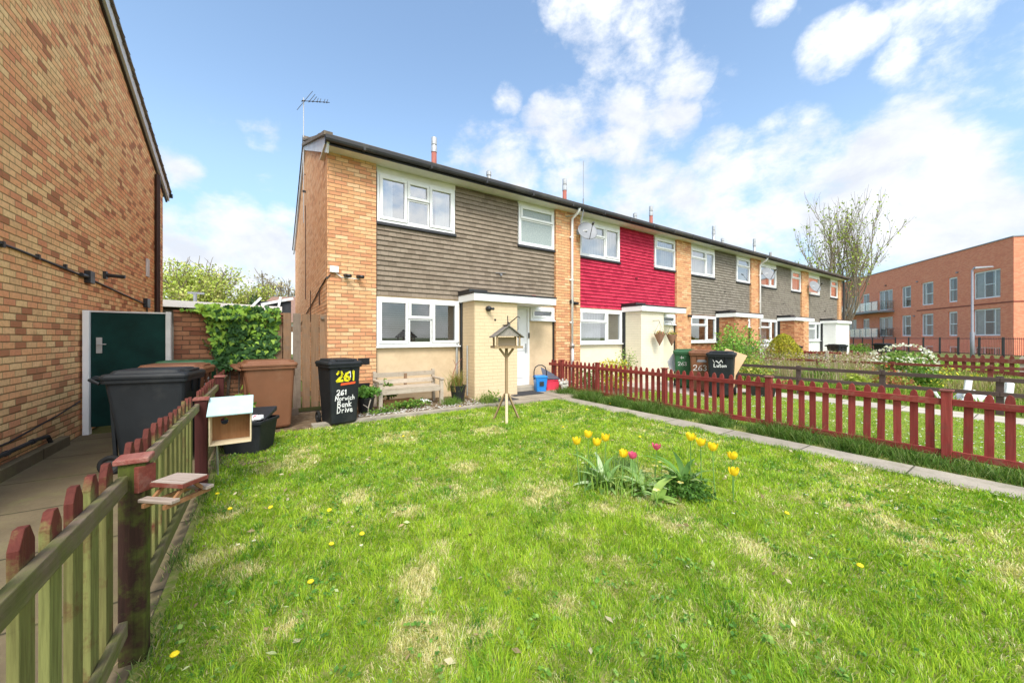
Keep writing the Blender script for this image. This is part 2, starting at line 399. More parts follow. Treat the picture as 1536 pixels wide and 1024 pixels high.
M['bird'] = plain('white_ceramic', (.8, .8, .78), .4, .05)
# woods
M['fence_red'] = wood('red_stained_wood', (.22, .032, .027), (.34, .07, .056), None, fade=(.2, .06, .045), axis='Z')
M['fence_redx'] = wood('red_stained_rail', (.2, .028, .024), (.33, .06, .048), None, fade=(.3, .13, .09), axis='Y')
M['fence_old'] = wood('algae_red_picket', (.085, .02, .015), (.15, .04, .028), (.25, .26, .085), .55, lowmoss=.17)
M['fence_oldrail'] = wood('algae_grey_rail', (.14, .1, .07), (.28, .22, .15), (.2, .22, .06), .75, axis='Y', lowmoss=.05)
M['fence_post'] = wood('algae_post', (.03, .016, .012), (.07, .032, .024), (.12, .15, .025), .62)
M['fence_post_red'] = wood('dark_red_post', (.05, .014, .013), (.09, .024, .02), None)
M['cap_red'] = wood('worn_red_cap', (.2, .045, .035), (.32, .14, .11), None, fade=(.42, .3, .24), axis='Y')
M['bench'] = wood('weathered_bench', (.42, .35, .27), (.6, .52, .42), None, fade=(.34, .27, .2), axis='X')
M['gate'] = wood('weathered_boards', (.2, .115, .06), (.33, .2, .12), None, fade=(.2, .15, .11))
M['gate_grey'] = wood('grey_board', (.2, .15, .11), (.3, .235, .18), None, fade=(.16, .12, .09))
M['birdtable'] = wood('bird_table_wood', (.32, .22, .12), (.45, .33, .19), (.3, .3, .16), .2)
M['paleply'] = wood('pale_ply', (.58, .47, .3), (.72, .6, .41), None, axis='X')
M['shingle'] = wood('grey_shingle', (.2, .18, .155), (.34, .31, .27), None, axis='Y')
M['brownrail'] = wood('dark_brown_rail', (.075, .05, .043), (.13, .095, .08), None, axis='Y')
M['boxwood'] = wood('brown_box_wood', (.3, .14, .06), (.43, .23, .11), None)
M['cedar'] = wood('red_cedar', (.16, .035, .025), (.25, .075, .05), None, fade=(.28, .16, .12), axis='X')
M['cedartop'] = wood('worn_cedar_top', (.3, .22, .17), (.52, .44, .37), None, axis='X')
M['palewood'] = wood('pale_post', (.5, .42, .33), (.62, .54, .45), None)

def concrete(name, c, slab=None, moss=None, gap=.012):
    m, t, p = mat(name); o = ocoord(t); sp = t.new('ShaderNodeSeparateXYZ', ins={0: o})
    n = t.noise(o, 2.2, 8, .65); f = t.noise(o, 45, 6, .7)
    cc = t.ramp(n, [(.3, tuple(x*.72 for x in c)), (.7, tuple(min(1, x*1.15) for x in c))])
    cc = t.mix(t.rng(f, .35, .75, 0, .4), cc, tuple(x*.55 for x in c))
    h = f
    if slab:
        g = None
        for ax, s in enumerate(slab):
            if not s: continue
            q = t.math('DIVIDE', t.math('ADD', sp.outputs[ax], t.math('MULTIPLY', t.noise(o, 5, 3), .02)), s)
            fr = t.math('FRACT', q); k = t.math('MULTIPLY', t.rng(fr, 0, gap/s), t.rng(fr, 1, 1-gap/s))
            g = k if g is None else t.math('MULTIPLY', g, k)
            fl = t.new('ShaderNodeTexWhiteNoise', noise_dimensions='1D'); t.l.new(t.math('FLOOR', q), fl.inputs['W'])
            cc = t.mix(t.math('MULTIPLY', fl.outputs['Value'], .3), cc, tuple(x*.6 for x in c))
        cc = t.mix(g, (.035, .035, .02), cc); h = t.math('ADD', t.math('MULTIPLY', g, 1.5), f)
    if moss: cc = t.mix(t.rng(t.noise(o, 3.1, 8, .75), .5, .68, 0, moss[1]), cc, moss[0])
    setc(t, p, cc, .9, h, .5, .006, .15); return m
M['path'] = concrete('concrete_path', (.46, .41, .33), (0, .92), ((.14, .15, .06), .35))
M['paving'] = concrete('paving_slabs', (.43, .37, .29), (.62, .47), ((.16, .15, .07), .35))
M['side'] = concrete('side_path_slabs', (.19, .15, .09), (0, .93), ((.2, .19, .08), .5), .016)
M['nbpath'] = concrete('neighbour_path', (.6, .54, .45), (0, .9))
M['gravel'] = concrete('pale_gravel', (.5, .48, .45))

def ground_mat(name, a, b, c):
    m, t, p = mat(name); o = ocoord(t)
    cc = t.ramp(t.noise(o, 1.1, 8, .65), [(.3, a), (.7, b)])
    cc = t.mix(t.rng(t.noise(o, 24, 6, .75), .42, .68), cc, c)
    setc(t, p, cc, .95, t.noise(o, 60, 5, .8), .8, .02, .1); return m
M['turf'] = ground_mat('turf', (.16, .27, .03), (.32, .36, .07), (.42, .34, .17))
M['turf2'] = ground_mat('mown_turf', (.2, .27, .05), (.3, .34, .08), (.16, .2, .04))
M['land'] = ground_mat('far_land', (.1, .14, .04), (.2, .23, .07), (.16, .16, .06))

def tilem(name, cols, bumpc=.4):
    m, t, p = mat(name); o = ocoord(t); a = t.new('ShaderNodeAttribute', attribute_name='rnd')
    k = len(cols); c = t.ramp(a.outputs['Fac'], [(i/(k-1), q) for i, q in enumerate(cols)])
    c = t.mix(t.rng(t.noise(o, 18, 6, .7), .4, .75, 0, .5), c, tuple(x*.6 for x in cols[1]))
    c = t.mix(t.rng(t.noise(o, .9, 5, .6), .4, .8, 0, .15), c, tuple(min(1, x*1.35) for x in cols[-1]))
    setc(t, p, c, .85, t.noise(o, 90, 4, .7), .4, .003, .15); return m
M['tile'] = tilem('brown_hung_tile', [(.2, .158, .118), (.25, .2, .152), (.29, .235, .18), (.27, .216, .165)])
M['tilegrey'] = tilem('grey_hung_tile', [(.2, .175, .142), (.24, .212, .172), (.28, .25, .205), (.26, .23, .19)])
M['tilered'] = tilem('red_hung_tile', [(.4, .022, .055), (.48, .03, .07), (.55, .042, .085), (.5, .036, .075)])
M['roof'] = plain('roof_tile', (.16, .13, .1), .9, .3, 6, .6, dirt=(.28, .25, .18))

def glass(name, tint=(.55, .58, .6), refl=.3):
    m, t, p = mat(name)
    tr = t.new('ShaderNodeBsdfTransparent', ins={0: (*tint, 1)}); gl = t.new('ShaderNodeBsdfGlossy', ins={0: (.9, .93, .96, 1), 1: .02})
    fr = t.new('ShaderNodeLayerWeight', ins={0: .5})
    f = t.math('ADD', t.math('MULTIPLY', t.math('POWER', fr.outputs['Facing'], 4.0), .75), refl+.05, clamp=True)
    mx = t.new('ShaderNodeMixShader', ins={0: f, 1: tr.outputs[0], 2: gl.outputs[0]})
    t.l.new(mx.outputs[0], [n for n in t.n if n.type == 'OUTPUT_MATERIAL'][0].inputs[0]); return m
M['glass'] = glass('window_glass'); M['glassdark'] = glass('blind_window_glass', (.35, .37, .4), .12)
M['glassflat'] = glass('flat_window_glass', (.75, .77, .78), .03)
M['balc'] = glass('balcony_glass', (.86, .9, .88), .12)
def frosted():
    m, t, p = mat('frosted_glass'); o = ocoord(t)
    v = t.new('ShaderNodeTexVoronoi', ins={'Vector': o}); v.inputs['Scale'].default_value = 45
    c = t.ramp(v.outputs['Distance'], [(0, (.2, .25, .25)), (.6, (.34, .39, .38))])
    setc(t, p, c, .22, v.outputs['Distance'], .3, .004, .6); return m
M['frost'] = frosted()
M['leaf'] = fol('leaf'); M['grass'] = fol('grass_blade', .5, .4); M['petal'] = fol('petal', .5, .35)

# ------------------------------------------------------------------ ground, paths
def sheet(name, x0, x1, y0, y1, z, m, t=.0):
    b = MB(); n = 1
    b.poly([(x0, y0, z), (x1, y0, z), (x1, y1, z), (x0, y1, z)])
    return tag(b.build(name, m), kind='structure')
def slab(name, x0, x1, y0, y1, z0, z1, m, bev=.006):
    b = MB(); b.box(x0, x1, y0, y1, z0, z1); return tag(b.build(name, m, bevel=bev), kind='structure')
sheet('ground', -900, 900, -900, 900, -.03, M['land'])
sheet('front_lawn', -.47, 5.42, -3, 6.42, 0, M['turf'])
slab('side_path', -2.2, -.47, -2, 7.8, -.2, .006, M['side'])
sheet('verge', 5.82, 6.3, -3, 7.8, .0, M['turf'])
slab('garden_path', 5.4, 5.83, -3, 6.35, -.1, .018, M['path'])
sheet('bin_yard', -.47, .99, 6.42, 8.0, .004, M['soil'])
sheet('flower_bed', .99, 3.80, 6.62, 7.95, .045, M['soil'])
slab('bed_kerb', .6, 3.9, 6.42, 6.62, -.1, .05, M['path'])
slab('door_paving', 3.9, 6.22, 6.35, 7.95, -.1, .05, M['paving'])
slab('door_step', 4.95, 5.82, 7.55, 7.95, .05, .16, M['path'])
sheet('neighbour_lawn', 6.3, 10.05, -3, 6.1, .0, M['turf2'])
sheet('neighbour_bed', 6.3, 9.4, 6.1, 7.95, .0, M['soil'])
slab('neighbour_path', 10.05, 10.75, -3, 7.9, -.1, .02, M['nbpath'])
slab('neighbour_step', 8.6, 10.05, 4.6, 7.9, -.1, .02, M['nbpath'])
sheet('wild_garden', 10.75, 20.3, -6, 7.95, .0, M['turf2'])
sheet('far_lawn', 20.3, 31, -8, 7.95, .0, M['turf2'])
sheet('gravel_strip', -.47, 0.1, 5.0, 6.42, .008, M['soil'])

# ------------------------------------------------------------------ walls with openings, windows
def split_wall(mb, x0, x1, z0, z1, y0, y1, ops):
    xs = sorted({x0, x1, *[min(max(o[i], x0), x1) for o in ops for i in (0, 1)]})
    zs = sorted({z0, z1, *[min(max(o[i], z0), z1) for o in ops for i in (2, 3)]})
    for a, b in zip(xs, xs[1:]):
        run = None
        for c, d in zip(zs, zs[1:]):
            mx, mz = (a+b)/2, (c+d)/2
            if any(o[0] < mx < o[1] and o[2] < mz < o[3] for o in ops):
                if run: mb.box(a, b, y0, y1, *run); run = None
            else: run = (run[0], d) if run else (c, d)
        if run: mb.box(a, b, y0, y1, *run)

def window(parent, x0, x1, z0, z1, y, lights, s=-1, inner='curtain', sill=True, glassm='glass', fw=.05, name='window', out=.03, frm='pvc', openvent=False):
    """lights: fractional rects (u0,u1,v0,v1,opening). y = outer wall face, s = outward sign"""
    f = MB(); g = MB(); W_, H_ = x1-x0, z1-z0
    def fr(a, b, c, d, w, ya, yb):                 # rectangular frame
        f.box(a, b, ya, yb, c, c+w); f.box(a, b, ya, yb, d-w, d); f.box(a, a+w, ya, yb, c+w, d-w); f.box(b-w, b, ya, yb, c+w, d-w)
    yo, yi = y+s*out, y-s*.05
    fr(x0, x1, z0, z1, fw, min(yo, yi), max(yo, yi))
    ax0, ax1, az0, az1 = x0+fw, x1-fw, z0+fw, z1-fw
    for (u0, u1, v0, v1, op) in lights:
        a, b = ax0+(ax1-ax0)*u0, ax0+(ax1-ax0)*u1; c, d = az0+(az1-az0)*v0, az0+(az1-az0)*v1
        ya, yb = yo+s*(.018 if op else -.006), yi+s*.01
        w = .058 if op else .028
        e = .004
        fr(a+e, b-e, c+e, d-e, w, min(ya, yb), max(ya, yb))
        if not op:
            pass
        yg = y+s*.004
        g.poly([(a+w, yg, c+w), (b-w, yg, c+w), (b-w, yg, d-w), (a+w, yg, d-w)])
    o = f.build(name, M[frm], parent, bevel=.004)
    g.build('glass_pane', M[glassm], o)
    if sill:
        b = MB(); b.box(x0-.02, x1+.02, min(y, y+s*.07), max(y, y+s*.07), z0-.035, z0-.003); b.build('sill', M['pvc'], o, bevel=.004)
    yc = y-s*.12
    if inner == 'blind':
        b = MB(); n = int(H_/.045)
        for k in range(n):
            zz = z0+H_*(k+.5)/n; b.hexa([(x0+.05, yc-.014, zz-.008), (x1-.05, yc-.014, zz-.008), (x1-.05, yc+.014, zz+.004), (x0+.05, yc+.014, zz+.004),
                                        (x0+.05, yc-.014, zz-.006), (x1-.05, yc-.014, zz-.006), (x1-.05, yc+.014, zz+.006), (x0+.05, yc+.014, zz+.006)])
        b.build('blind', M['blind'], o)
    elif inner in ('curtain', 'net', 'half'):
        b = MB(); spans = {'net': [(x0, x1)], 'curtain': [(x0+.02, x0+W_*(.2 if s < 0 else .38)), (x1-W_*(.24 if s < 0 else .3), x1-.02)], 'half': [(x0, x0+W_*.55)]}[inner]
        for a, c in spans:
            n = max(6, int((c-a)/.022)); ph = random.random()*6
            P = [(a+(c-a)*k/n, yc+.02*sin(k*1.15+ph)+.008*sin(k*.4)) for k in range(n+1)]
            for p, q in zip(P, P[1:]): b.poly([(p[0], p[1], z0+.01), (q[0], q[1], z0+.01), (q[0], q[1], z1-.01), (p[0], p[1], z1-.01)])
        b.build('curtain', M['curtain' if s < 0 else 'flatcurtain'], o)
    return o

L3 = [(0, .35, 0, 1, 1), (.35, .655, .58, 1, 1), (.355, .65, 0, .58, 0), (.655, 1, 0, 1, 1)]      # three-light, vent over the middle
L2 = [(0, .62, .64, 1, 1), (0, .62, 0, .64, 0), (.62, 1, 0, 1, 1)]
LT = [(0, 1, .66, 1, 1), (0, 1, 0, .66, 0)]
L1 = [(0, 1, 0, 1, 1)]

def tiles(parent, x0, x1, z0, z1, y, ops, m, name='tile_cladding'):
    b = MB(); g = .104; w = .165; k = 0; z = z0
    while z < z1-.01:
        zt = min(z+g, z1); segs = [(x0, x1)]
        for o in ops:
            if o[2]-.02 < (z+zt)/2 < o[3]+.02:
                ns = []
                for a, c in segs:
                    if o[1] <= a or o[0] >= c: ns.append((a, c)); continue
                    if o[0] > a: ns.append((a, o[0]))
                    if o[1] < c: ns.append((o[1], c))
                segs = ns
        for a, c in segs:
            i = floor((a-(k % 2)*w/2)/w)
            while True:
                p = max(a, i*w+(k % 2)*w/2+.0016); q = min(c, (i+1)*w+(k % 2)*w/2-.0016)
                if p >= c: break
                if q-p > .012:
                    j = random.uniform(-.002, .002); jz = random.uniform(-.0006, .0004); yb, yt = y-.036+j, y-.004
                    b.hexa([(p, yb, z-.012+jz), (q, yb, z-.012+jz), (q, yb+.013, z-.012+jz), (p, yb+.013, z-.012+jz),
                            (p, yt, zt), (q, yt, zt), (q, yt+.004, zt), (p, yt+.004, zt)], random.random())
                i += 1
        z = zt; k += 1
    return b.build(name, m, parent)

YF = 7.8; YP = 7.9; EZ = 4.93; RY = 12.3; RZ = 7.0; BY = 16.8; HW = 5.69
def terrace_house(i, label, tilemat, blockmat, panelmat, up1, gf, inner, opts):
    dx = i*HW; r = thing('terraced_house', label, 'house', (dx, 0, 0), 0, 'terraced houses in the row')
    a, b = 1.88, 6.66; x0 = .99 if i == 0 else 1.88; x1 = 7.57 if i < 4 else 7.2
    W1 = (1.91, 3.65, 3.79, 4.80); W2 = (5.45, 6.64, 3.81, 4.86); WG = (1.89, 3.76, 1.22, 2.24); DO = (4.95, 5.8, .16, 2.2); WS = (5.83, 6.65, 1.87, 2.21)
    # brick cross walls and body
    w = MB()
    if i == 0: w.box(.99, a, YF, 8.3, 0, EZ)
    w.box(b, x1, YF, 8.3, 0, EZ)
    w.box(x0+.02, x1, 9.4, BY, 0, EZ)
    w.build('wall', M['brick'], r)
    if i == 0 or i == 4:                                       # gable
        gx0, gx1 = (.98, 1.2) if i == 0 else (7.0, 7.21)
        g = MB(); yA = YF+.004
        g.prism([(yA, 0), (BY, 0), (BY, EZ), (RY, RZ-.08), (yA, EZ-.0)], 'x', gx0, gx1); g.build('gable_wall', M['brick_gable'], r)
    # backing of the infill panels with real openings
    w = MB(); split_wall(w, a+.003, b-.003, 2.3, EZ-.02, YP, YP+.12, [W1, W2]); w.build('upper_panel', M['black'], r)  # upper backing coloured black to darken the gaps between tiles like shade
    w = MB(); split_wall(w, a+.004, b-.004, 0.0, 2.297, YP, YP+.12, [WG, DO, WS]); w.build('render_panel', M[panelmat], r)
    w = MB(); w.box(a, b, YP+.12, 9.39, 2.32, 2.5); w.box(a, b, YP+.12, 9.39, -.02, .1); w.box(a-.3, a-.05, YP+.12, 9.39, 0, EZ); w.box(b+.05, b+.3, YP+.12, 9.39, 0, EZ)
    w.box(a, b, 9.3, 9.39, .1, EZ); w.box(4.6, 4.7, YP+.125, 9.3, .1, EZ-.03); w.build('room_partition', M['room'], r)
    tiles(r, a+.005, b-.005, 2.29, EZ-.005, YP, [(W1[0]-.02, W1[1]+.02, W1[2]-.05, EZ), (W2[0]-.02, W2[1]+.02, W2[2]-.05, EZ)], M[tilemat])
    h = MB()
    h.box(W1[0]-.015, W1[1]+.015, YP-.035, YP-.002, W1[3]+.003, EZ-.004); h.build('window_head', M['soffit'], r); h = MB(); h.box(W2[0]-.015, W2[1]+.015, YP-.035, YP-.002, W2[3]+.003, EZ-.004); h.build('window_head', M['soffit'], r)
    window(r, *W1, YP-.02, up1, inner=inner[0], sill=False); window(r, *W2, YP-.02, LT, inner=inner[1], sill=False, glassm='frost' if i == 0 else 'glass')
    for q in (W1, W2):
        h = MB(); h.hexa([(q[0]-.03, YP-.075, q[2]-.06), (q[1]+.03, YP-.075, q[2]-.06), (q[1]+.03, YP, q[2]-.075), (q[0]-.03, YP, q[2]-.075),
                          (q[0]-.03, YP-.07, q[2]-.005), (q[1]+.03, YP-.07, q[2]-.005), (q[1]+.03, YP, q[2]-.003), (q[0]-.03, YP, q[2]-.003)]); h.build('lead_apron', M['lead'], r)
    window(r, *WG, YP-.02, gf, inner=inner[2], glassm='glassdark' if inner[2] == 'blind' else 'glass')
    window(r, *WS, YP-.02, L1, inner=None, glassm='glassdark')
    # black joint strip right of each panel; left strip draws the pier's shadow line
    h = MB(); h.box(b-.05, b+.004, YP-.03, YP-.002, .1, 2.2); h.box(a-.004, a+.012, YF+.02, YP-.004, .1, EZ-.05); h.build('joint_shadow_strip', M['black'], r)
    # door
    dr = MB(); dr.box(DO[0]+.06, DO[1]-.06, YP-.0, YP+.05, DO[2]+.05, DO[3]-.06)
    for zz0, zz1 in ((.35, .95), (1.05, 1.35)):
        for q in (0, 1):
            xx = DO[0]+.17+q*.28; dr.box(xx, xx+.22, YP-.012, YP-.0005, zz0, zz1)
    d = dr.build('door', M['pvc'], r, bevel=.006)
    f = MB(); f.box(DO[0], DO[0]+.06, YP-.035, YP+.06, DO[2], DO[3]); f.box(DO[1]-.06, DO[1], YP-.035, YP+.06, DO[2], DO[3]); f.box(DO[0]+.06, DO[1]-.06, YP-.035, YP+.06, DO[3]-.06, DO[3]); f.box(DO[0]+.06, DO[1]-.06, YP-.035, YP+.06, DO[2], DO[2]+.05)
    f.build('door_frame', M['pvc'], d, bevel=.004)
    f = MB(); cx = DO[0]+.42; f.poly([(cx-.1, YP-.016, 1.62), (cx, YP-.016, 1.46), (cx+.1, YP-.016, 1.62), (cx+.08, YP-.016, 1.86), (cx, YP-.016, 1.95), (cx-.08, YP-.016, 1.86)]); f.build('door_glass', M['glassdark'], d)
    f = MB(); f.box(DO[1]-.12, DO[1]-.085, YP-.02, YP-.003, 1.0, 1.24); f.tube([(DO[1]-.1, YP-.03, 1.12), (DO[1]-.1, YP-.06, 1.12), (DO[1]-.2, YP-.06, 1.12)], .01, 6); f.build('handle', M['metal'], d)
    f = MB(); f.box(DO[1]-.045, DO[1]-.005, YP-.055, YP-.036, 1.38, 1.52); f.build('doorbell', M['black'], d, bevel=.004)
    # meter block + canopy
    bl = MB(); bx1 = 4.93 if not opts.get('wide') else 6.1
    bl.box(3.80, bx1, 7.17, YP-.002, 0, 2.2); B_ = bl.build('storage_block', M[blockmat], r)
    c = MB(); cx1 = 6.05 if not opts.get('wide') else 6.2
    c.box(3.74, cx1, 7.08, YP-.04, 2.203, 2.36); cn = c.build('canopy', M['white'], r, bevel=.005)
    c = MB(); c.box(3.73, cx1+.01, 7.07, YP-.036, 2.363, 2.40); c.box(3.735, 4.2, 7.3, YP-.036, 2.4, 2.47); c.build('roof_felt', M['black'], cn)
    c = MB(); c.box(3.785, 3.8-.003, 7.75, YP-.03, 0.1, 2.2); c.build('pipe_boxing', M['black'], r)
    # eaves
    e = MB(); ex0 = x0-.09 if i == 0 else x0; ex1 = x1+(.09 if i == 4 else 0)
    e.box(ex0, ex1, 7.5, 8.25, EZ, EZ+.02); e.build('soffit', M['soffit'], r)
    e = MB(); e.box(ex0, ex1, 7.478, 7.499, EZ-.015, EZ+.13); e.build('fascia', M['black'], r)
    prof = [(7.476, EZ+.125), (7.476, EZ+.06), (7.455, EZ+.025), (7.42, EZ+.015), (7.385, EZ+.03), (7.37, EZ+.065), (7.37, EZ+.125), (7.38, EZ+.125), (7.38, EZ+.07), (7.42, EZ+.03), (7.45, EZ+.04), (7.465, EZ+.07), (7.465, EZ+.125)]
    e = MB(); e.prism(prof, 'x', ex0, ex1); 
    n = 5
    for k in range(n):
        xx = ex0+(ex1-ex0)*(k+.5)/n; e.box(xx-.02, xx+.02, 7.365, 7.477, EZ+.01, EZ+.128)
    e.build('gutter', M['gutter'], r)
    # roof, two slopes with tile rolls along the eaves
    t = MB(); sl_ = (RZ-EZ-.1)/(RY-7.42)
    for (ya, za, yb, zb) in ((7.4, EZ+.12, RY, RZ+.1), (BY+.35, EZ+.05, RY, RZ+.1)):
        t.hexa([(ex0, ya, za), (ex1, ya, za), (ex1, yb, zb), (ex0, yb, zb), (ex0, ya, za+.03), (ex1, ya, za+.03), (ex1, yb, zb+.05), (ex0, yb, zb+.05)])
    t.tube([(ex0, RY, RZ+.14), (ex1, RY, RZ+.14)], .12, 8)
    t.build('roof', M['roof'], r)
    # flue and vent
    if opts.get('flue'):
        fx = opts['flue']-dx; zb = EZ+(11.5-7.4)*.43
        f = MB(); f.tube([(fx, 11.5, zb-.1), (fx, 11.5, 7.45)], .085, 10); q = f.build('flue', M['flue'] if opts.get('redflue', True) else M['metal'], r, True)
        f = MB(); f.tube([(fx, 11.5, 7.452), (fx, 11.5, 7.66)], .097, 10); f.tube([(fx, 11.5, 7.7), (fx, 11.5, 7.93)], .09, 10); f.tube([(fx, 11.5, 7.66), (fx, 11.5, 7.7)], .07, 10); f.build('flue_cowl', M['metal'], q)
    if opts.get('vent'):
        fx = opts['vent']-dx; f = MB(); f.tube([(fx, 11.5, 6.6), (fx, 11.5, 7.2)], .075, 10); f.tube([(fx, 11.5, 7.2), (fx, 11.5, 7.33), (fx, 11.5, 7.38)], [.095, .095, .04], 10); f.build('roof_vent', M['metal'], r)
    return r

h1 = terrace_house(0, 'end terrace house with brown tile panel and cream painted porch block', 'tile', 'paintbrick', 'render', L3, L3, ('curtain', None, 'blind'), dict(flue=4.6, vent=6.67))
h2 = terrace_house(1, 'house with bright red hung tiles and an ivory porch block', 'tilered', 'paintbrick2', 'render2', L2, L2, ('net', 'net', 'half'), dict(flue=10.28))
h3 = terrace_house(2, 'grey tiled house beside the red one, green shrub before its brick porch', 'tilegrey', 'brick_dark', 'brick_dark', L2, L2, ('net', 'net', None), dict(flue=16.0, vent=14.77))
h4 = terrace_house(3, 'grey tiled house behind the golden conifer, with a brick porch', 'tilegrey', 'brick_dark', 'render3', L2, L2, ('half', 'net', 'half'), dict(flue=21.9, vent=22.9, redflue=False))
h5 = terrace_house(4, 'far end house of the row with a white painted porch block', 'tilegrey', 'paintbrick3', 'render3', L1, L2, ('net', None, 'net'), dict(flue=27.0, vent=29.4, redflue=False, wide=True))

# house 1 extras
for (ya, za, yb, zb, m) in ((7.42, EZ+.1, RY, RZ+.08, 'pvcgrey'), (BY+.35, EZ+.02, RY, RZ+.08, 'pvcgrey')):
    f = MB(); f.hexa([(.93, ya+(.12 if ya < 8 else 0), za-.24), (.972, ya+(.12 if ya < 8 else 0), za-.24), (.972, yb, zb-.24), (.93, yb, zb-.24), (.93, ya, za), (.972, ya, za), (.972, yb, zb), (.93, yb, zb)]); f.build('bargeboard', M[m], h1)
f = MB(); f.tube([(.9, BY+.42, EZ+.02), (1.4, BY+.42, EZ+.02)], .06, 8); f.build('rear_gutter', M['black'], h1)
f = MB()
for k in range(7):
    y = 7.38+k*.7; y2 = y+.69; za_ = EZ+.115+(y-7.4)*.387; zb_ = EZ+.115+(y2-7.4)*.387; f.hexa([(.875, y, za_), (1.02, y, za_), (1.02, y2, zb_), (.875, y2, zb_), (.875, y, za_+.075), (1.02, y, za_+.075), (1.02, y2, zb_+.06), (.875, y2, zb_+.06)])
f.build('verge_tile', M['roof'], h1)
f = MB(); f.box(1.02, 1.17, 7.73, YF-.003, 2.64, 2.76); f.build('junction_box', M['white'], h1, bevel=.004)
f = MB(); f.tube([(1.12, 7.77, 2.64), (1.22, 7.76, 2.56), (1.55, 7.77, 2.55)], .008, 6); f.build('white_cable', M['white'], h1)
for x in (1.3, 1.53):
    f = MB(); f.tube([(x, 7.79, 2.6), (x, 7.72, 2.6)], .035, 10); f.tube([(x-.02, 7.75, 2.6), (x+.06, 7.62, 2.58)], .034, 12); f.build('security_camera', M['black'], h1, True)
f = MB(); f.tube([(.975, 7.85, 2.55), (.965, 8.6, 2.46), (.965, 10, 2.28), (.965, 13, 1.95), (.965, 16.6, 1.5)], .012, 6); f.tube([(1.03, 7.79, 2.6), (.975, 7.79, 2.52), (.972, 7.86, 2.54)], .012, 6); f.build('wall_cable', M['darkmetal'], h1)
f = MB(); f.tube([(.968, 12.2, 5.2), (.968, 12.2, 2.5)], .01, 6); f.tube([(.968, 10.8, 2.6), (.968, 10.8, 1.8)], .01, 6); f.box(.955, .975, 8.9, 8.93, 2.1, 2.38); f.build('conduit', M['brownpipe'], h1)
for z in (.86, .36):
    f = MB(); f.box(1.53, 1.75, YF-.008, YF-.001, z, z+.13)
    for k in range(5): f.box(1.545, 1.735, YF-.016, YF-.008, z+.012+k*.024, z+.02+k*.024)
    f.build('air_brick', M['aircol'], h1)
f = MB(); f.sphere((4.13, 7.10, 2.04), (.055, .05, .055), 12, 8); f.tube([(4.13, 7.17, 2.04), (4.13, 7.1, 2.04)], .06, 12); f.tube([(4.13, 7.1, 2.04), (4.19, 7.0, 2.03)], .03, 10); f.build('porch_camera', M['black'], h1, True)
f = MB(); f.tube([(4.66, 7.168, 1.9), (4.66, 7.168, 1.68)], .012, 6); f.tube([(4.66, 7.16, 1.7), (4.7, 7.03, 1.78), (4.78, 6.93, 1.88), (4.83, 6.93, 1.85)], .012, 6); f.tube([(4.66, 7.16, 1.76), (4.66, 7.08, 1.7), (4.66, 7.13, 1.64)], .016, 6); f.build('basket_bracket', M['darkmetal'], h1)
f = MB(); f.box(4.3, 4.34, 7.155, 7.168, 1.78, 1.82); f.build('vent_hole', M['black'], h1)
f = MB(); f.tube([(3.70, 7.86, .1), (3.70, 7.86, 1.28), (3.76, 7.86, 1.3)], .028, 8); f.tube([(3.765, 7.45, .1), (3.765, 7.45, 1.22)], .02, 8); f.build('waste_pipe', M['metal'], h1)
f = MB(); f.tube([(4.9, YP-.02, 2.98), (4.9, YP-.1, 2.96), (4.85, YP-.12, 2.93)], .018, 8); f.tube([(4.75, YP-.045, 3.0), (5.05, YP-.045, 3.02)], .006, 6); f.build('overflow_pipe', M['dish'], h1)
f = MB(); f.box(5.55, 5.66, 7.4, 7.5, 2.403, 2.46); f.build('loose_brick', M['flue'], h1)

# downpipes (white) on the shared piers
for hh, x in ((h1, 7.2), (h3, 7.35)):
    f = MB(); f.tube([(x, 7.43, 4.97), (x, 7.5, 4.85), (x, 7.72, 4.75), (x, 7.74, 4.65), (x, 7.74, 1.15)], .036, 10)
    for z in (4.2, 3.0, 1.8): f.box(x-.055, x+.055, 7.73, 7.799, z, z+.04)
    q = f.build('downpipe', M['white'], hh, True)
    f = MB(); f.tube([(x, 7.73, 1.2), (x, 7.73, .05)], .05, 10); f.tube([(x, 7.73, 1.12), (x, 7.73, 1.22)], .065, 10); f.build('pipe_shoe', M['metal'], q, True)
f = MB(); f.box(7.15, 7.25, 7.72, 7.79, 2.35, 2.45); f.tube([(7.3, 7.78, 2.38), (7.36, 7.66, 2.36)], .045, 10); f.build('wall_lamp', M['black'], h1)
f = MB(); f.tube([(7.35, 7.79, 2.2), (7.4, 7.66, 2.18)], .045, 10); f.build('wall_lamp', M['black'], h2)
for hh, z in ((h2, 3.35), (h3, 3.3), (h4, 3.1), (h5, 2.95)):
    f = MB(); f.tube([(4.45, YP-.02, z), (4.45, YP-.1, z-.02)], .018, 8); f.build('overflow_pipe', M['black'], hh)
# gable end corner of far house
f = MB(); f.tube([(7.15, 7.7, 4.9), (7.15, 7.7, .1)], .05, 8); f.build('downpipe', M['black'], h5)
f = MB(); f.box(7.22, 9.2, 7.9, 8.1, 0, 1.85); f.build('side_wall', M['brick_wall'], h5)

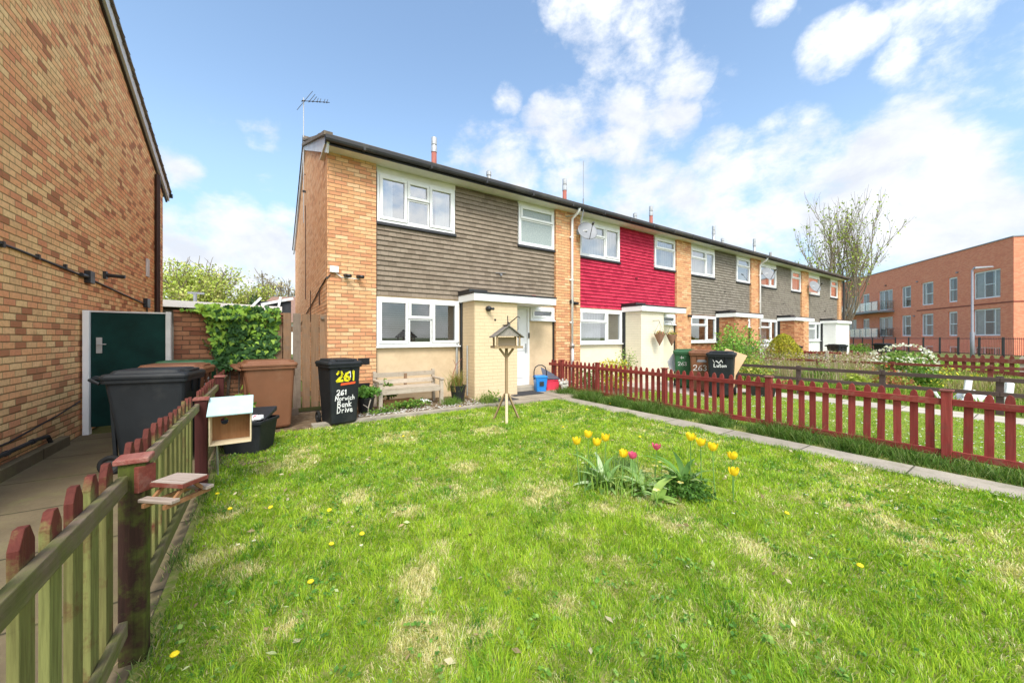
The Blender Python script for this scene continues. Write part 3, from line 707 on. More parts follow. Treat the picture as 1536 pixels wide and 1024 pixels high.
def sat_dish(x, y, z, label, k=1.0):
    r = thing('satellite_dish', label, 'satellite dish', (x, y, z), 0, 'satellite dishes on the terrace')
    nrm = Vector((-.35, -.86, .38)).normalized(); q = nrm.to_track_quat('Z', 'Y').to_matrix()
    b = MB(); R = []
    for sgn in (1, -1):
        for j in (range(0, 7) if sgn == 1 else range(6, -1, -1)):
            rr = .33*k*j/6+.001; dz = (rr*rr)*.5+(0 if sgn == 1 else -.012)
            R.append([tuple(q @ Vector((rr*cos(2*pi*t/24), rr*sin(2*pi*t/24)*1.0, dz-.05))+Vector((.12, -.28, .0))) for t in range(24)])
    b.rings(R, False); b.build('reflector', M['dish'], r, True)
    b = MB(); c0 = Vector((.12, -.28, 0)); tip = c0+q @ Vector((0, -.05, .34))
    b.tube([c0+q @ Vector((0, -.3, .0)), tip], .01, 6); b.tube([tip-nrm*.02, tip+nrm*.07], .03, 8); b.build('feed_arm', M['darkmetal'], r)
    b = MB(); b.tube([(0, .0, 0), (.0, -.14, 0), (.06, -.2, 0), (.12, -.26, 0)], .018, 8); b.box(-.05, .05, -.004, 0, -.07, .07); b.build('bracket', M['metal'], r)
    return r
sat_dish(7.47, 7.795, 4.42, 'grey satellite dish between the first house and the red tiled house', .88)
sat_dish(18.9, 7.795, 4.3, 'satellite dish beside the white downpipe, second nearest of the three', .95)
sat_dish(24.5, 7.795, 4.15, 'satellite dish nearest the far end of the terrace', 1.0)
# whip aerial + yagi
r = thing('whip_aerial', 'thin white whip aerial rising above the gutter by the nearest dish', 'aerial', (7.35, 7.45, 4.9))
b = MB(); b.tube([(0, .1, -.3), (0, 0, 0), (0, 0, .35)], .018, 8); b.tube([(0, 0, .35), (0, 0, 1.4)], .007, 6); b.build('rod', M['dish'], r)
b = MB(); b.tube([(-.35, .34, -.12), (0, .02, -.05)], .014, 6); b.build('bracket', M['metal'], r)
r = thing('tv_aerial', 'tall television aerial on a thin mast over the near gable', 'aerial', (.92, 12.2, 4.7))
b = MB(); b.tube([(0, 0, 0), (0, 0, 3.6)], .014, 6); b.build('mast', M['metal'], r)
b = MB(); b.tube([(.0, 0, .9), (.05, 0, .9)], .012, 6); b.tube([(.0, 0, 1.4), (.05, 0, 1.4)], .012, 6); b.box(-.03, .06, -.03, .03, .88, .93); b.build('bracket', M['darkmetal'], r)
b = MB(); bx = Vector((cos(-YAW), sin(-YAW), 0)); by = Vector((-sin(-YAW), cos(-YAW), 0))
o0 = Vector((-.03, 0, 3.5)); b.tube([o0, o0+bx*.78+Vector((0, 0, -.05))], .009, 6)
for s_, L, dz in ((.0, .05, 0), (.06, .42, .0), (.2, .3, 0), (.3, .2, 0), (.42, .14, 0), (.5, .13, 0), (.62, .12, 0), (.7, .11, 0)):
    c = o0+bx*s_+Vector((0, 0, -.05*s_/.78)); v = (by*.35+bx*.45*(1 if s_ < .35 else .2)+Vector((0, 0, 1))).normalized()*L; b.tube([c-v*(.9 if s_ < .15 else .15), c+v], .0075, 5)
    b.sphere(c, .022, 6, 5)
b.build('yagi', M['darkmetal'], r)

# ------------------------------------------------------------------ left building
lb = thing('brick_house', 'large brown brick gable house beside the side path', 'house')
XL = -2.2; LY0, LYR, LY1 = 3.9, 8.4, 12.95; LE = 5.2; LR = 6.85
b = MB(); b.prism([(LY0, 0), (LY1, 0), (LY1, LE), (LYR, LR), (LY0, LE)], 'x', -10, XL); b.build('wall', M['brick_left'], lb)
for (ya, za, yb, zb) in ((LY0-.3, LE+.02, LYR, LR+.16), (LY1+.3, LE+.02, LYR, LR+.16)):
    b = MB(); b.hexa([(-2.199, ya, za-.2), (-2.12, ya, za-.2), (-2.12, yb, zb-.2), (-2.199, yb, zb-.2), (-2.199, ya, za), (-2.12, ya, za), (-2.12, yb, zb), (-2.199, yb, zb)]); b.build('bargeboard', M['pvcgrey'], lb)
    b = MB(); b.hexa([(-2.197, ya, za-.24), (-2.16, ya, za-.24), (-2.16, yb, zb-.24), (-2.197, yb, zb-.24), (-2.197, ya, za-.203), (-2.16, ya, za-.203), (-2.16, yb, zb-.203), (-2.197, yb, zb-.203)]); b.build('batten', M['black'], lb)
    b = MB(); b.hexa([(-10.1, ya, za+.004), (-2.08, ya, za+.004), (-2.08, yb, zb+.004), (-10.1, yb, zb+.004), (-10.1, ya, za+.06), (-2.08, ya, za+.06), (-2.08, yb, zb+.06), (-10.1, yb, zb+.06)])
    n = 16
    for k in range(n):
        y = ya+(yb-ya)*k/n; z = za+(zb-za)*k/n+.06; y2 = ya+(yb-ya)*(k+.95)/n; b.hexa([(-10.1, y, z), (-2.07, y, z), (-2.075, y2, z+.012), (-10.1, y2, z+.012), (-10.1, y, z+.012), (-2.075, y, z+.012), (-2.075, y2, z+.02), (-10.1, y2, z+.02)])
    b.build('roof', M['roof'], lb)
b = MB(); b.tube([(-2.3, LY1+.32, LE-.03), (-2.06, LY1+.32, LE-.03)], .06, 8); b.build('gutter', M['black'], lb)
b = MB(); b.tube([(XL+.05, 12.1, 5.3), (XL+.05, 12.1, 1.8)], .05, 10); b.build('downpipe', M['brownpipe'], lb)
pts = [(XL+.015, y, z) for y, z in ((4.5, 2.34), (6.2, 2.33), (7.3, 2.3), (8.0, 2.28), (9.2, 2.22), (11.3, 2.12))]
b = MB(); b.tube(pts, .013, 6)
for y in (5.2, 5.9, 6.6, 7.3): b.box(XL, XL+.03, y-.02, y+.02, 2.3, 2.36)
b.tube([(XL+.02, 11.3, 2.12), (XL+.02, 11.35, 1.8)], .013, 6); b.build('cable', M['darkmetal'], lb)
b = MB(); b.box(XL+.001, XL+.07, 7.95, 8.12, 2.2, 2.38); b.build('junction_box', M['black'], lb, bevel=.006); b = MB(); b.box(XL+.001, XL+.07, 11.1, 11.35, 2.05, 2.25); b.build('junction_box', M['black'], lb, bevel=.006); b = MB(); b.tube([(XL+.03, 7.75, 2.29), (XL+.03, 7.95, 2.29)], .03, 8); b.build('junction_box', M['black'], lb, bevel=.006)
b = MB(); b.box(XL+.001, XL+.04, 8.7, 8.78, 2.36, 2.48); b.tube([(XL+.03, 8.75, 2.42), (XL+.25, 8.75, 2.41)], .03, 10); b.build('wall_lamp', M['black'], lb)
b = MB(); b.box(XL+.001, XL+.03, 11.3, 11.5, 2.75, 3.15); b.build('vent_cover', M['dullwhite'], lb, bevel=.004)
b = MB(); b.tube([(XL+.04, y, z) for y, z in ((4.4, .27), (5.6, .24), (6.5, .24), (6.75, .22), (6.82, .14), (6.84, .02))], .022, 8); b.tube([(XL+.02, y, z) for y, z in ((4.4, .33), (6.0, .33), (7.1, .42), (7.75, .5))], .009, 6)
for y in (5.2, 5.9, 6.4): b.tube([(XL+.04, y-.02, .24), (XL+.04, y+.02, .24)], .03, 8)
b.build('low_pipe', M['darkmetal'], lb)
b = MB(); b.box(XL+.0015, XL+.09, 4.3, 7.2, 0.0, .13); b.build('plinth', M['side'], lb, bevel=.01)

# green side door in a white frame
gd = thing('side_gate', 'dark green side door in a white frame between house and garden wall', 'gate')
b = MB(); b.box(-2.10, -1.30, 7.84, 7.89, .1, 1.765)
b.build('door_leaf', M['greendoor'], gd, bevel=.004)
b = MB(); b.box(-2.17, -2.105, 7.78, 7.9, 0, 1.79); b.build('frame_post', M['white'], gd, bevel=.004)
b = MB(); b.box(-1.295, -1.235, 7.8, 7.9, 0, 1.8); b.build('frame_post', M['dullwhite'], gd, bevel=.004)
b = MB(); b.box(-2.104, -1.296, 7.83, 7.9, 1.768, 1.79); b.build('frame_head', M['dullwhite'], gd)
b = MB(); b.box(-2.045, -1.985, 7.825, 7.838, 1.17, 1.4); b.tube([(-2.015, 7.82, 1.3), (-2.015, 7.77, 1.3), (-1.93, 7.77, 1.3)], .009, 6); b.build('handle', M['metal'], gd)

gw = MB(); gw.box(-1.23, .33, 8.0, 8.22, 0, 1.80); gw.box(-1.232, .332, 7.985, 8.235, 1.803, 1.845)
tag(gw.build('garden_wall', M['brick_wall']), 'dark brick garden wall half covered in ivy', 'wall')
bg_ = thing('board_gate', 'weathered vertical board gate between ivy wall and house corner', 'gate')
xs = [.1, .24, .39, .54, .685, .83, .98]
for k, x in enumerate(xs[:-1]):
    b = MB(); hgt = 1.62 if k == 0 else 1.84+random.uniform(-.01, .01); b.box(x+.03, x+.03+.125, 7.84, 7.862, .1, hgt); b.build('board', M['gate_grey' if k == 2 else 'gate'], bg_, bevel=.003)
b = MB(); b.box(.12, .97, 7.866, 7.91, 1.5, 1.6); b.box(.12, .97, 7.866, 7.91, .3, .4); b.build('rail', M['gate'], bg_)
b = MB(); b.box(.1, .5, 7.7, 7.8, 0.004, .12); b.build('threshold', M['gate_grey'], bg_)
b = MB(); b.tube([(.9, 7.83, 1.77), (.9, 7.80, 1.77)], .03, 8); b.build('knob', M['gate_grey'], bg_)

# outbuilding behind, distant houses
ob = thing('outbuilding', 'low flat roofed outbuilding with white fascia behind the garden wall', 'outbuilding')
b = MB(); b.box(-5.6, .3, 16, 20, 0, 2.3); b.build('wall', M['room'], ob)
b = MB(); b.hexa([(-5.8, 15.6, 2.42), (.5, 15.6, 2.32), (.5, 20, 2.32), (-5.8, 20, 2.42), (-5.8, 15.6, 2.66), (.5, 15.6, 2.5), (.5, 20, 2.5), (-5.8, 20, 2.66)]); b.build('fascia', M['white'], ob)
b = MB(); b.tube([(-2.05, 17, 2.5), (-2.05, 17, 2.95)], .05, 8); b.box(-2.25, -1.8, 16.95, 17.05, 2.93, 2.99); b.build('roof_vent', M['dish'], ob)
dh = thing('distant_house', 'distant house with a brown pitched roof beyond the gate', 'house')
b = MB(); b.box(-.8, 4.2, 36, 42, 0, 2.7); b.build('wall', M['render3'], dh)
b = MB(); b.hexa([(-1.6, 35.5, 2.65), (4.6, 35.5, 2.65), (4.6, 43, 2.65), (-1.6, 43, 2.65), (.5, 39, 5.0), (4.5, 39, 5.2), (4.5, 39.2, 5.2), (.5, 39.2, 5.0)]); b.build('roof', plain('brown_roof', (.26, .16, .12), .9, .2), dh)
ch = thing('white_house', 'small white gabled roofline beyond the ivy wall', 'house')
b = MB(); b.box(-1.1, 1.0, 26, 29, 0, 2.5); b.build('wall', M['render3'], ch)
b = MB(); b.bar((-1.2, 25.9, 2.5), (-.2, 25.9, 3.7), .12, .12); b.bar((-.2, 25.9, 3.3), (1.4, 25.9, 3.75), .12, .14); b.bar((.55, 25.8, 2.5), (.75, 25.8, 3.8), .12, .12); b.build('bargeboard', M['white'], ch)
b = MB(); b.hexa([(-1.2, 26, 2.45), (1.3, 26, 2.45), (1.3, 29, 2.45), (-1.2, 29, 2.45), (-.3, 26, 3.5), (1.3, 26, 3.6), (1.3, 29, 3.6), (-.3, 29, 3.5)]); b.build('roof', M['lead'], ch)

# ------------------------------------------------------------------ fences
def picket(name, m, parent, x, y, w, zt, t=.018, z0=.06, pt=.045, along='y', rounded=False):
    b = MB(); h = w/2
    if rounded: prof = [(-h, z0), (h, z0), (h, zt-pt*1.3), (h*.72, zt-pt*.45), (h*.3, zt-.005), (0, zt), (-h*.3, zt-.005), (-h*.72, zt-pt*.45), (-h, zt-pt*1.3)]
    else: prof = [(-h, z0), (h, z0), (h, zt-pt), (h*.35, zt), (-h*.35, zt), (-h, zt-pt)]
    tw = random.uniform(-.007, .007)
    b.prism([(y+p+ (tw if q > .5 else 0), q) for p, q in prof], 'x', x, x+t)
    return b.build(name, m, parent, bevel=.002)
lf = thing('picket_fence', 'algae green wooden picket fence along the side path', 'fence')
y = .28
while y < 7.2:
    if not any(abs(y-p) < .085 for p in (2.26, 4.3, 5.9)):
        picket('picket', M['fence_old'], lf, -.535, y, .078, .905+random.uniform(-.012, .012), t=.022)
    y += .152+random.uniform(-.006, .006)
for a, c in ((.12, 2.20), (2.32, 4.24), (4.36, 5.85), (5.95, 7.25)):
    for z in (.74, .13):
        b = MB(); b.box(-.512, -.482, a, c, z+.01, z+.078); b.build('rail', M['fence_oldrail'], lf, bevel=.004)
for k, (yy, zt) in enumerate(((.1, .88), (2.26, .86), (4.3, .84), (5.9, .9))):
    b = MB(); w_ = .043; b.box(-.475-w_, -.475+w_, yy-w_, yy+w_, -.1, zt); b.build('post', M['fence_post' if k < 2 else 'fence_post_red'], lf, bevel=.006)
    b = MB(); b.box(-.475-.056, -.475+.056, yy-.056, yy+.056, zt+.001, zt+.024); b.build('post_cap', M['cap_red'], lf, bevel=.005)

rf = thing('picket_fence', 'red stained picket fence between the lawn and the red house garden', 'fence')
XR = 6.2
posts = [-1.0, .73, 2.45, 4.2, 5.95, 7.2]
def fx(y): return XR+max(0, y-3)*.035
y = -.9
while y < 7.75:
    if not any(abs(y-p) < .075 for p in posts): picket('picket', M['fence_red'], rf, fx(y)+.024, y+random.uniform(-.006, .006), .068+random.uniform(-.003, .003), .812+random.uniform(-.01, .01), rounded=True, t=.018, z0=.1, pt=.05)
    y += .1345 if y < 5.9 else .14
for a, c in zip(posts, posts[1:]+[7.78]):
    for z in (.66, .1):
        b = MB(); b.hexa([(fx(a)-.014, a+.04, z), (fx(a)+.022, a+.04, z), (fx(c)+.022, c-.04, z), (fx(c)-.014, c-.04, z), (fx(a)-.014, a+.04, z+.07), (fx(a)+.022, a+.04, z+.07), (fx(c)+.022, c-.04, z+.07), (fx(c)-.014, c-.04, z+.07)]); b.build('rail', M['fence_redx'], rf, bevel=.004)
for yy in posts:
    x = fx(yy)+.01; b = MB(); b.box(x-.04, x+.04, yy-.04, yy+.04, -.1, .81); b.build('post', M['fence_red'], rf, bevel=.005)
    b = MB(); b.box(x-.052, x+.052, yy-.052, yy+.052, .811, .83); b.build('post_cap', M['cap_red' if yy < 3 else 'fence_redx'], rf, bevel=.004)

def rail_fence(label, x, ys, zt, zl, m, capy=None, slope=0):
    r = thing('rail_fence', label, 'fence', (x, 0, 0))
    for k, yy in enumerate(ys):
        b = MB(); b.box(.002, .07, yy-.045, yy+.045, -.05, zt+.02); b.build('post', M[m], r, bevel=.004)
    for a, c in zip(ys, ys[1:]):
        for z in (zt-.045, zl-.045):
            b = MB(); b.box(-.03, .001, a-.0, c-.006, z-.035, z+.04); b.build('rail', M[m], r, bevel=.003)
    return r
rail_fence('low dark brown post and rail fence beyond the neighbour path', 11.0, [-2.4, -.86, .67, 2.2, 3.7, 5.15], .68, .42, 'brownrail')
rail_fence('faded red and cream rail fence behind the wild garden', 15.6, [-2.5, -.7, 1.1, 2.9, 4.7, 6.5], .66, .36, 'cedar')
ff = thing('picket_fence', 'far faded red picket fence in front of the flats', 'fence')
y = -3.4
while y < 6.9:
    b = MB(); h = .05; b.prism([(y-h, .1), (y+h, .1), (y+h, .74), (y, .82), (y-h, .74)], 'x', 20.4, 20.42); b.build('picket', M['palewood' if random.random() < .22 else 'cedar'], ff); y += .2
for z in (.55, .14):
    b = MB(); b.box(20.36, 20.399, -3.5, 7, z, z+.14); b.build('rail', M['cedar'], ff)
for yy in (-1.6, .6, 2.8, 5.0, 6.9):
    b = MB(); b.box(20.33, 20.42, yy-.05, yy+.05, 0, .86); b.build('post', M['cedar'], ff)
# small fence bit with pale posts near the far porches
pf = thing('rail_fence', 'short red rail fence with pale posts before the far porches', 'fence')
b = MB(); b.box(17.6, 17.64, 4.6, 7.1, .78, .86); b.build('rail', M['fence_redx'], pf)
for yy in (5.0, 6.2, 7.0):
    b = MB(); b.box(17.56, 17.65, yy-.04, yy+.04, 0, .9); b.build('post', M['palewood'], pf)
for k in range(9):
    b = MB(); yy = 4.8+k*.26; b.box(17.645, 17.66, yy-.03, yy+.03, .1, .84); b.build('picket', M['dish'], pf)

# ------------------------------------------------------------------ stroke lettering
GL = {'2': [[(0, .8), (.15, 1), (.5, 1), (.62, .78), (.5, .5), (0, 0), (.68, .03)]], '6': [[(.58, .95), (.25, .8), (.04, .4), (.12, .05), (.45, 0), (.62, .22), (.5, .45), (.1, .38)]],
      '1': [[(.1, .8), (.32, 1), (.32, 0)]], '3': [[(.05, .9), (.35, 1), (.6, .8), (.3, .52), (.62, .3), (.4, 0), (.02, .1)]], 'N': [[(0, 0), (.08, 1), (.6, .05), (.68, 1)]],
      'o': [[(.3, .55), (.06, .4), (.06, .12), (.3, 0), (.52, .15), (.5, .42), (.3, .55)]], 'r': [[(.08, .55), (.1, 0)], [(.1, .35), (.3, .55), (.45, .5)]], 'w': [[(0, .55), (.15, 0), (.32, .4), (.48, 0), (.62, .55)]],
      'i': [[(.1, .5), (.1, 0)], [(.09, .72), (.12, .76)]], 'c': [[(.45, .48), (.2, .55), (.05, .28), (.2, 0), (.45, .08)]], 'h': [[(.06, 1), (.08, 0)], [(.08, .35), (.3, .52), (.42, .4), (.42, 0)]],
      'B': [[(0, 0), (.04, 1), (.45, .95), (.5, .68), (.1, .52), (.58, .35), (.5, .03), (0, 0)]], 'a': [[(.42, .5), (.15, .52), (.04, .2), (.2, 0), (.42, .2), (.43, .52), (.46, 0)]],
      'n': [[(.05, .52), (.06, 0)], [(.06, .35), (.28, .54), (.42, .4), (.42, 0)]], 'k': [[(.06, 1), (.07, 0)], [(.5, .6), (.1, .28), (.5, 0)]], 'D': [[(0, 0), (.03, 1), (.4, .9), (.6, .5), (.42, .1), (0, 0)]],
      'v': [[(0, .55), (.2, 0), (.42, .55)]], 'e': [[(.05, .28), (.45, .32), (.38, .52), (.15, .52), (.04, .2), (.2, 0), (.46, .08)]], 'L': [[(.05, 1), (.05, 0), (.5, 0)]], 'u': [[(.05, .52), (.08, .05), (.35, .02), (.42, .52), (.45, 0)]],
      't': [[(.2, .9), (.2, .05), (.38, .02)], [(.02, .58), (.4, .58)]], '4': [[(.45, 0), (.45, 1), (0, .35), (.62, .35)]], '-': [[(.05, .45), (.4, .45)]]}
def strokes(text, x, z, size, y, sw, mb, adv=.78, fy=None):
    """ribbons on the plane y(z), letters running +x"""
    fy = fy or (lambda zz: y)
    for ch in text:
        z += random.uniform(-.05, .05)*size*.6
        if ch == ' ': x += size*.4; continue
        wid = 0
        for pl in GL[ch]:
            for (a, b_), (c, d) in zip(pl, pl[1:]):
                p = Vector((x+a*size, z+b_*size)); q = Vector((x+c*size+random.uniform(-.03, .03)*size, z+d*size+random.uniform(-.03, .03)*size)); v = (q-p)
                if v.length < 1e-6: continue
                v.normalize(); n = Vector((-v.y, v.x))*sw/2*random.uniform(.75, 1.2); p = p-v*sw*.35; q = q+v*sw*.35
                i = len(mb.v); mb.poly([(w.x, fy(w.y), w.y) for w in (p+n, p-n, q-n, q+n)]); mb.poly([(w.x, fy(w.y)+.0008, w.y) for w in (p+n, p-n, q-n, q+n)])
            wid = max(wid, max(a for a, _ in pl))
        x += size*(wid+.2)*adv/.78

# ------------------------------------------------------------------ wheelie bins
def wheelie(loc, rz, m, label, wheel='hubdark', lidm=None, open_=0):
    r = thing('wheelie_bin', label, 'wheelie bin', loc, rz, 'wheelie bins')
    b = MB(); R = []
    for z, w, d, cy in ((.03, .42, .46, -.03), (.06, .45, .5, -.03), (.5, .49, .57, -.02), (.86, .52, .64, 0), (.925, .53, .65, 0), (.926, .575, .7, 0), (.965, .58, .705, 0)): R.append(rrect(w, d, .045, z, 3, 0, cy))
    b.rings(R)
    for sx in (-1, 1):
        for k in range(3): b.box(sx*.1+k*.0-.008, sx*.1+.008, -.35, -.328, .8, .925)
    b.bar((-.16, .27, .05), (-.16, .31, .85), .03, .03); b.bar((.16, .27, .05), (.16, .31, .85), .03, .03)
    b.build('body', M[m], r, bevel=.004)
    b = MB(); R = []
    for z, w, d, cy in ((.968, .6, .72, 0), (.995, .605, .725, 0), (1.02, .57, .69, 0), (1.022, .5, .6, .01), (1.055, .46, .54, .01), (1.06, .3, .4, .01)): R.append(rrect(w, d, .05, z, 3, 0, cy))
    b.rings(R)
    for sx in (-.14, .14): b.box(sx-.012, sx+.012, -.33, -.25, 1.0, 1.048)
    b.box(-.14, .14, -.335, -.305, 1.022, 1.046)
    lid = b.build('lid', M[lidm or m], r, bevel=.004)
    b = MB(); b.tube([(-.25, .36, .93), (-.25, .43, .97), (.25, .43, .97), (.25, .36, .93)], .017, 8)
    for sx in (-.18, 0, .18): b.bar((sx, .34, .98), (sx, .43, .99), .06, .03)
    b.build('handle', M[lidm or m], r)
    b = MB(); b.tube([(-.26, .27, .1), (.26, .27, .1)], .012, 8); b.build('axle', M['darkmetal'], r)
    for sx in (-1, 1):
        b = MB(); prof = [(.06, .0), (.085, .0), (.1, .01), (.1, .04), (.085, .05), (.06, .05)]; n = 24; R = []
        for k in range(n+1):
            a = 2*pi*k/n; R.append([(sx*(.235+q), .27+p*cos(a), .1+p*sin(a)) for p, q in prof])
        b.rings(R, False); w = b.build('wheel', M['rubber'], r, True)
        b = MB(); b.tube([(sx*.245, .27, .1), (sx*.272, .27, .1)], .062, 20); b.tube([(sx*.272, .27, .1), (sx*.285, .27, .1)], .02, 10)
        b.build('hub', M[wheel], w)
    return r
def ffront(z): return -.352+(.966-z)*.08-.0 if z < .9 else -.33
def bin_front(z):                                  # y of the tapered front face
    zs = [.06, .5, .86]; ys = [-.28, -.305, -.32]
    if z < .5: k = (z-.06)/.44; v = ys[0]+(ys[1]-ys[0])*k
    else: k = (z-.5)/.36; v = ys[1]+(ys[2]-ys[1])*k
    return v-.004
def lettering(bin_, items):
    for name, text, x, z, s, sw, mm in items:
        b = MB(); strokes(text, x, z, s, 0, sw, b, fy=bin_front); b.build(name, M[mm], bin_)
B1 = wheelie((1.0, 6.62, .0), radians(11), 'binblack', 'black wheelie bin numbered 261 in yellow by the house corner'); B1.scale = (.9, .92, 1)
lettering(B1, [('number', '261', -.14, .715, .14, .034, 'yellow'), ('address', '261', -.14, .5, .075, .016, 'chalk'), ('address', 'Norwich', -.165, .41, .072, .012, 'chalk'),
               ('address', 'Bank', -.125, .305, .09, .014, 'chalk'), ('address', 'Drive', -.13, .215, .09, .014, 'chalk')])
b = MB(); b.poly([(-.08, bin_front(.66), .645), (.17, bin_front(.68), .66), (.175, bin_front(.69), .695), (-.075, bin_front(.68), .68)]); b.build('sticker', M['sticker'], B1)
b = MB(); strokes('1', .055, .77, .09, 0, .014, b, fy=lambda z: bin_front(z)-.003); b.build('scribble', M['chalk'], B1)
B2 = wheelie((.03, 6.85, 0), radians(-262), 'binbrown', 'brown wheelie bin seen side on with a pale grey wheel hub, before the ivy', wheel='hub')
B3 = wheelie((-1.0, 5.62, 0), radians(80), 'binblack', 'large black wheelie bin on the side path behind the picket fence')
B4 = wheelie((-.98, 6.5, 0), radians(82), 'binbrown', 'brown wheelie bin on the side path between black bin and green one')
lettering(B4, [('number', '1-3', -.1, .72, .13, .02, 'chalk')])
B5 = wheelie((-1.0, 7.35, .0), radians(88), 'bingreen', 'green lidded bin hidden behind the brown bin on the side path')
B6 = wheelie((9.72, 5.9, .02), radians(-58), 'bingreen', 'green wheelie bin left of the brown bin numbered 263')
B7 = wheelie((9.4, 5.25, .02), radians(-60), 'binbrown', 'brown wheelie bin with white number 263, middle of the neighbour three')
B8 = wheelie((9.02, 4.55, .02), radians(-68), 'binblack', 'black wheelie bin beside cardboard in the red house garden')
lettering(B6, [('number', '4-', -.12, .8, .07, .014, 'chalk'), ('number', '263', -.17, .62, .09, .01, 'chalk')])
lettering(B7, [('number', '263', -.19, .55, .13, .013, 'chalk')])
b = MB(); b.poly([(-.11, bin_front(.76), .76), (.11, bin_front(.76), .76), (.11, bin_front(.82), .82), (-.11, bin_front(.82), .82)]); b.build('sticker', M['dish'], B7)
lettering(B8, [('sticker', 'Luton', -.13, .7, .08, .014, 'chalk')])
b = MB(); pl = [(-.15, .86), (-.12, .8), (-.08, .84), (-.03, .79), (.02, .86), (.05, .8)]
for p, q in zip(pl, pl[1:]):
    b.poly([(p[0], bin_front(p[1])-.002, p[1]-.012), (q[0], bin_front(q[1])-.002, q[1]-.012), (q[0], bin_front(q[1])-.002, q[1]+.008), (p[0], bin_front(p[1])-.002, p[1]+.008)])
b.build('sticker', M['chalk'], B8)
wheelie((19.7, 6.9, 0), radians(-30), 'binblack', 'black wheelie bin before the far brick porch', )
wheelie((18.9, 6.8, 0), radians(-35), 'binbrown', 'brown wheelie bin peeping out behind the golden conifer')
wheelie((15.9, 7.2, 0), radians(-25), 'bingreen', 'green wheelie bin at the foot of the far white downpipe')
wheelie((24.6, 6.6, 0), radians(-25), 'binblack', 'black wheelie bin near the far white porch, right of the other')
wheelie((31.2, 6.2, 0), radians(-25), 'binblack', 'black wheelie bin beyond the end of the terrace')

# cardboard
def sheetobj(name, label, cat, pts, t, m):
    P = [Vector(p) for p in pts]; n = (P[1]-P[0]).cross(P[2]-P[0]).normalized()*t
    b = MB(); k = len(P); b.rings([[tuple(p) for p in P], [tuple(p+n) for p in P]]); return tag(b.build(name, m), label, cat)
sheetobj('cardboard', 'flattened brown cardboard leaning behind the black 263 bin', 'cardboard', [(9.08, 4.72, .05), (9.35, 4.44, .03), (9.5, 4.46, .48), (9.95, 4.4, .95), (9.66, 4.76, 1.12), (9.5, 4.8, 1.0)], .01, M['card'])
sheetobj('cardboard', 'grey cardboard sheet leaning left of the green bin', 'cardboard', [(9.4, 6.15, .46), (9.62, 6.0, .46), (9.75, 6.24, 1.0), (9.5, 6.3, .72)], .01, M['cardgrey'])
t_ = thing('planter_trough', 'low black trough beside the rail fence end', 'planter', (9.95, 4.1, 0), radians(-60))
b = MB(); b.rings([rrect(.5, .32, .03, .0), rrect(.6, .4, .03, .28), rrect(.54, .34, .03, .28), rrect(.5, .3, .03, .2)]); b.build('trough', M['black'], t_)

# ------------------------------------------------------------------ bird table
bt = thing('bird_table', 'wooden bird table with pitched roof on a tripod stand in the lawn', 'bird table', (3.37, 5.22, 0), radians(-18))
b = MB(); b.box(-.022, .022, -.022, .022, .16, 1.22); b.build('pole', M['birdtable'], bt, bevel=.003)
for k, a in enumerate((-90, 30, 150)):
    aa = radians(a-14); dv = Vector((cos(aa), sin(aa), 0))
    b = MB(); b.bar(dv*.03+Vector((0, 0, .46)), dv*.25+Vector((0, 0, 0.0)), .042, .026, up=dv); b.build('leg', M['paleply' if k == 0 else 'birdtable'], bt, bevel=.003)
for sx in (-1, 1):
    b = MB(); b.bar((sx*.015, 0, 1.08), (sx*.12, 0, 1.215), .035, .03, up=(0, 1, 0)); b.build('brace', M['birdtable'], bt)
b = MB(); b.box(-.24, .24, -.17, .17, 1.222, 1.24); b.box(-.24, .24, -.172, -.15, 1.241, 1.26); b.box(-.24, .24, .15, .172, 1.241, 1.26); b.build('platform', M['birdtable'], bt, bevel=.003)
for sx in (-1, 1):
    for sy in (-1, 1):
        b = MB(); b.box(sx*.19-.014, sx*.19+.014, sy*.125-.014, sy*.125+.014, 1.242, 1.42); b.build('corner_post', M['birdtable'], bt)
b = MB(); b.box(-.16, .17, .06, .075, 1.262, 1.405); b.build('back_panel', M['paleply'], bt)
for sy in (-1, 1):
    b = MB(); b.prism([(-.2, 1.422), (.2, 1.422), (0, 1.585)], 'y', sy*.14-.006, sy*.14+.006); b.build('roof_gable', M['shingle'], bt)
for sx in (-1, 1):
    b = MB(); b.hexa([(0, -.18, 1.588), (0, .18, 1.588), (sx*.255, .18, 1.395), (sx*.255, -.18, 1.395), (0, -.18, 1.604), (0, .18, 1.604), (sx*.262, .18, 1.409), (sx*.262, -.18, 1.409)]); b.build('roof', M['shingle'], bt, bevel=.002)
b = MB(); b.bar((0, -.185, 1.61), (0, .185, 1.61), .05, .014); b.build('ridge', M['shingle'], bt)

# bench
bn = thing('garden_bench', 'weathered grey wooden bench under the ground floor window', 'bench', (1.80, 7.12, .045), radians(0))
L = 1.22
for x in (0, L):
    b = MB(); b.box(x-.035, x+.035, 0, .07, 0, .49); b.build('leg', M['bench'], bn, bevel=.004)
    b = MB(); b.hexa([(x-.03, .42, 0), (x+.03, .42, 0), (x+.03, .48, 0), (x-.03, .48, 0), (x-.03, .48, .68), (x+.03, .48, .68), (x+.03, .53, .68), (x-.03, .53, .68)]); b.build('leg', M['bench'], bn, bevel=.004)
    b = MB(); b.box(x-.04, x+.04, -.02, .47, .492, .525); b.build('armrest', M['bench'], bn, bevel=.004)
b = MB()
for k in range(4): b.box(.04, L-.04, .02+k*.105, .115+k*.105, .36, .385)
b.build('seat', M['bench'], bn, bevel=.003)
b = MB(); b.box(.036, L-.036, .005, .035, .27, .357); b.build('apron', M['bench'], bn, bevel=.003)
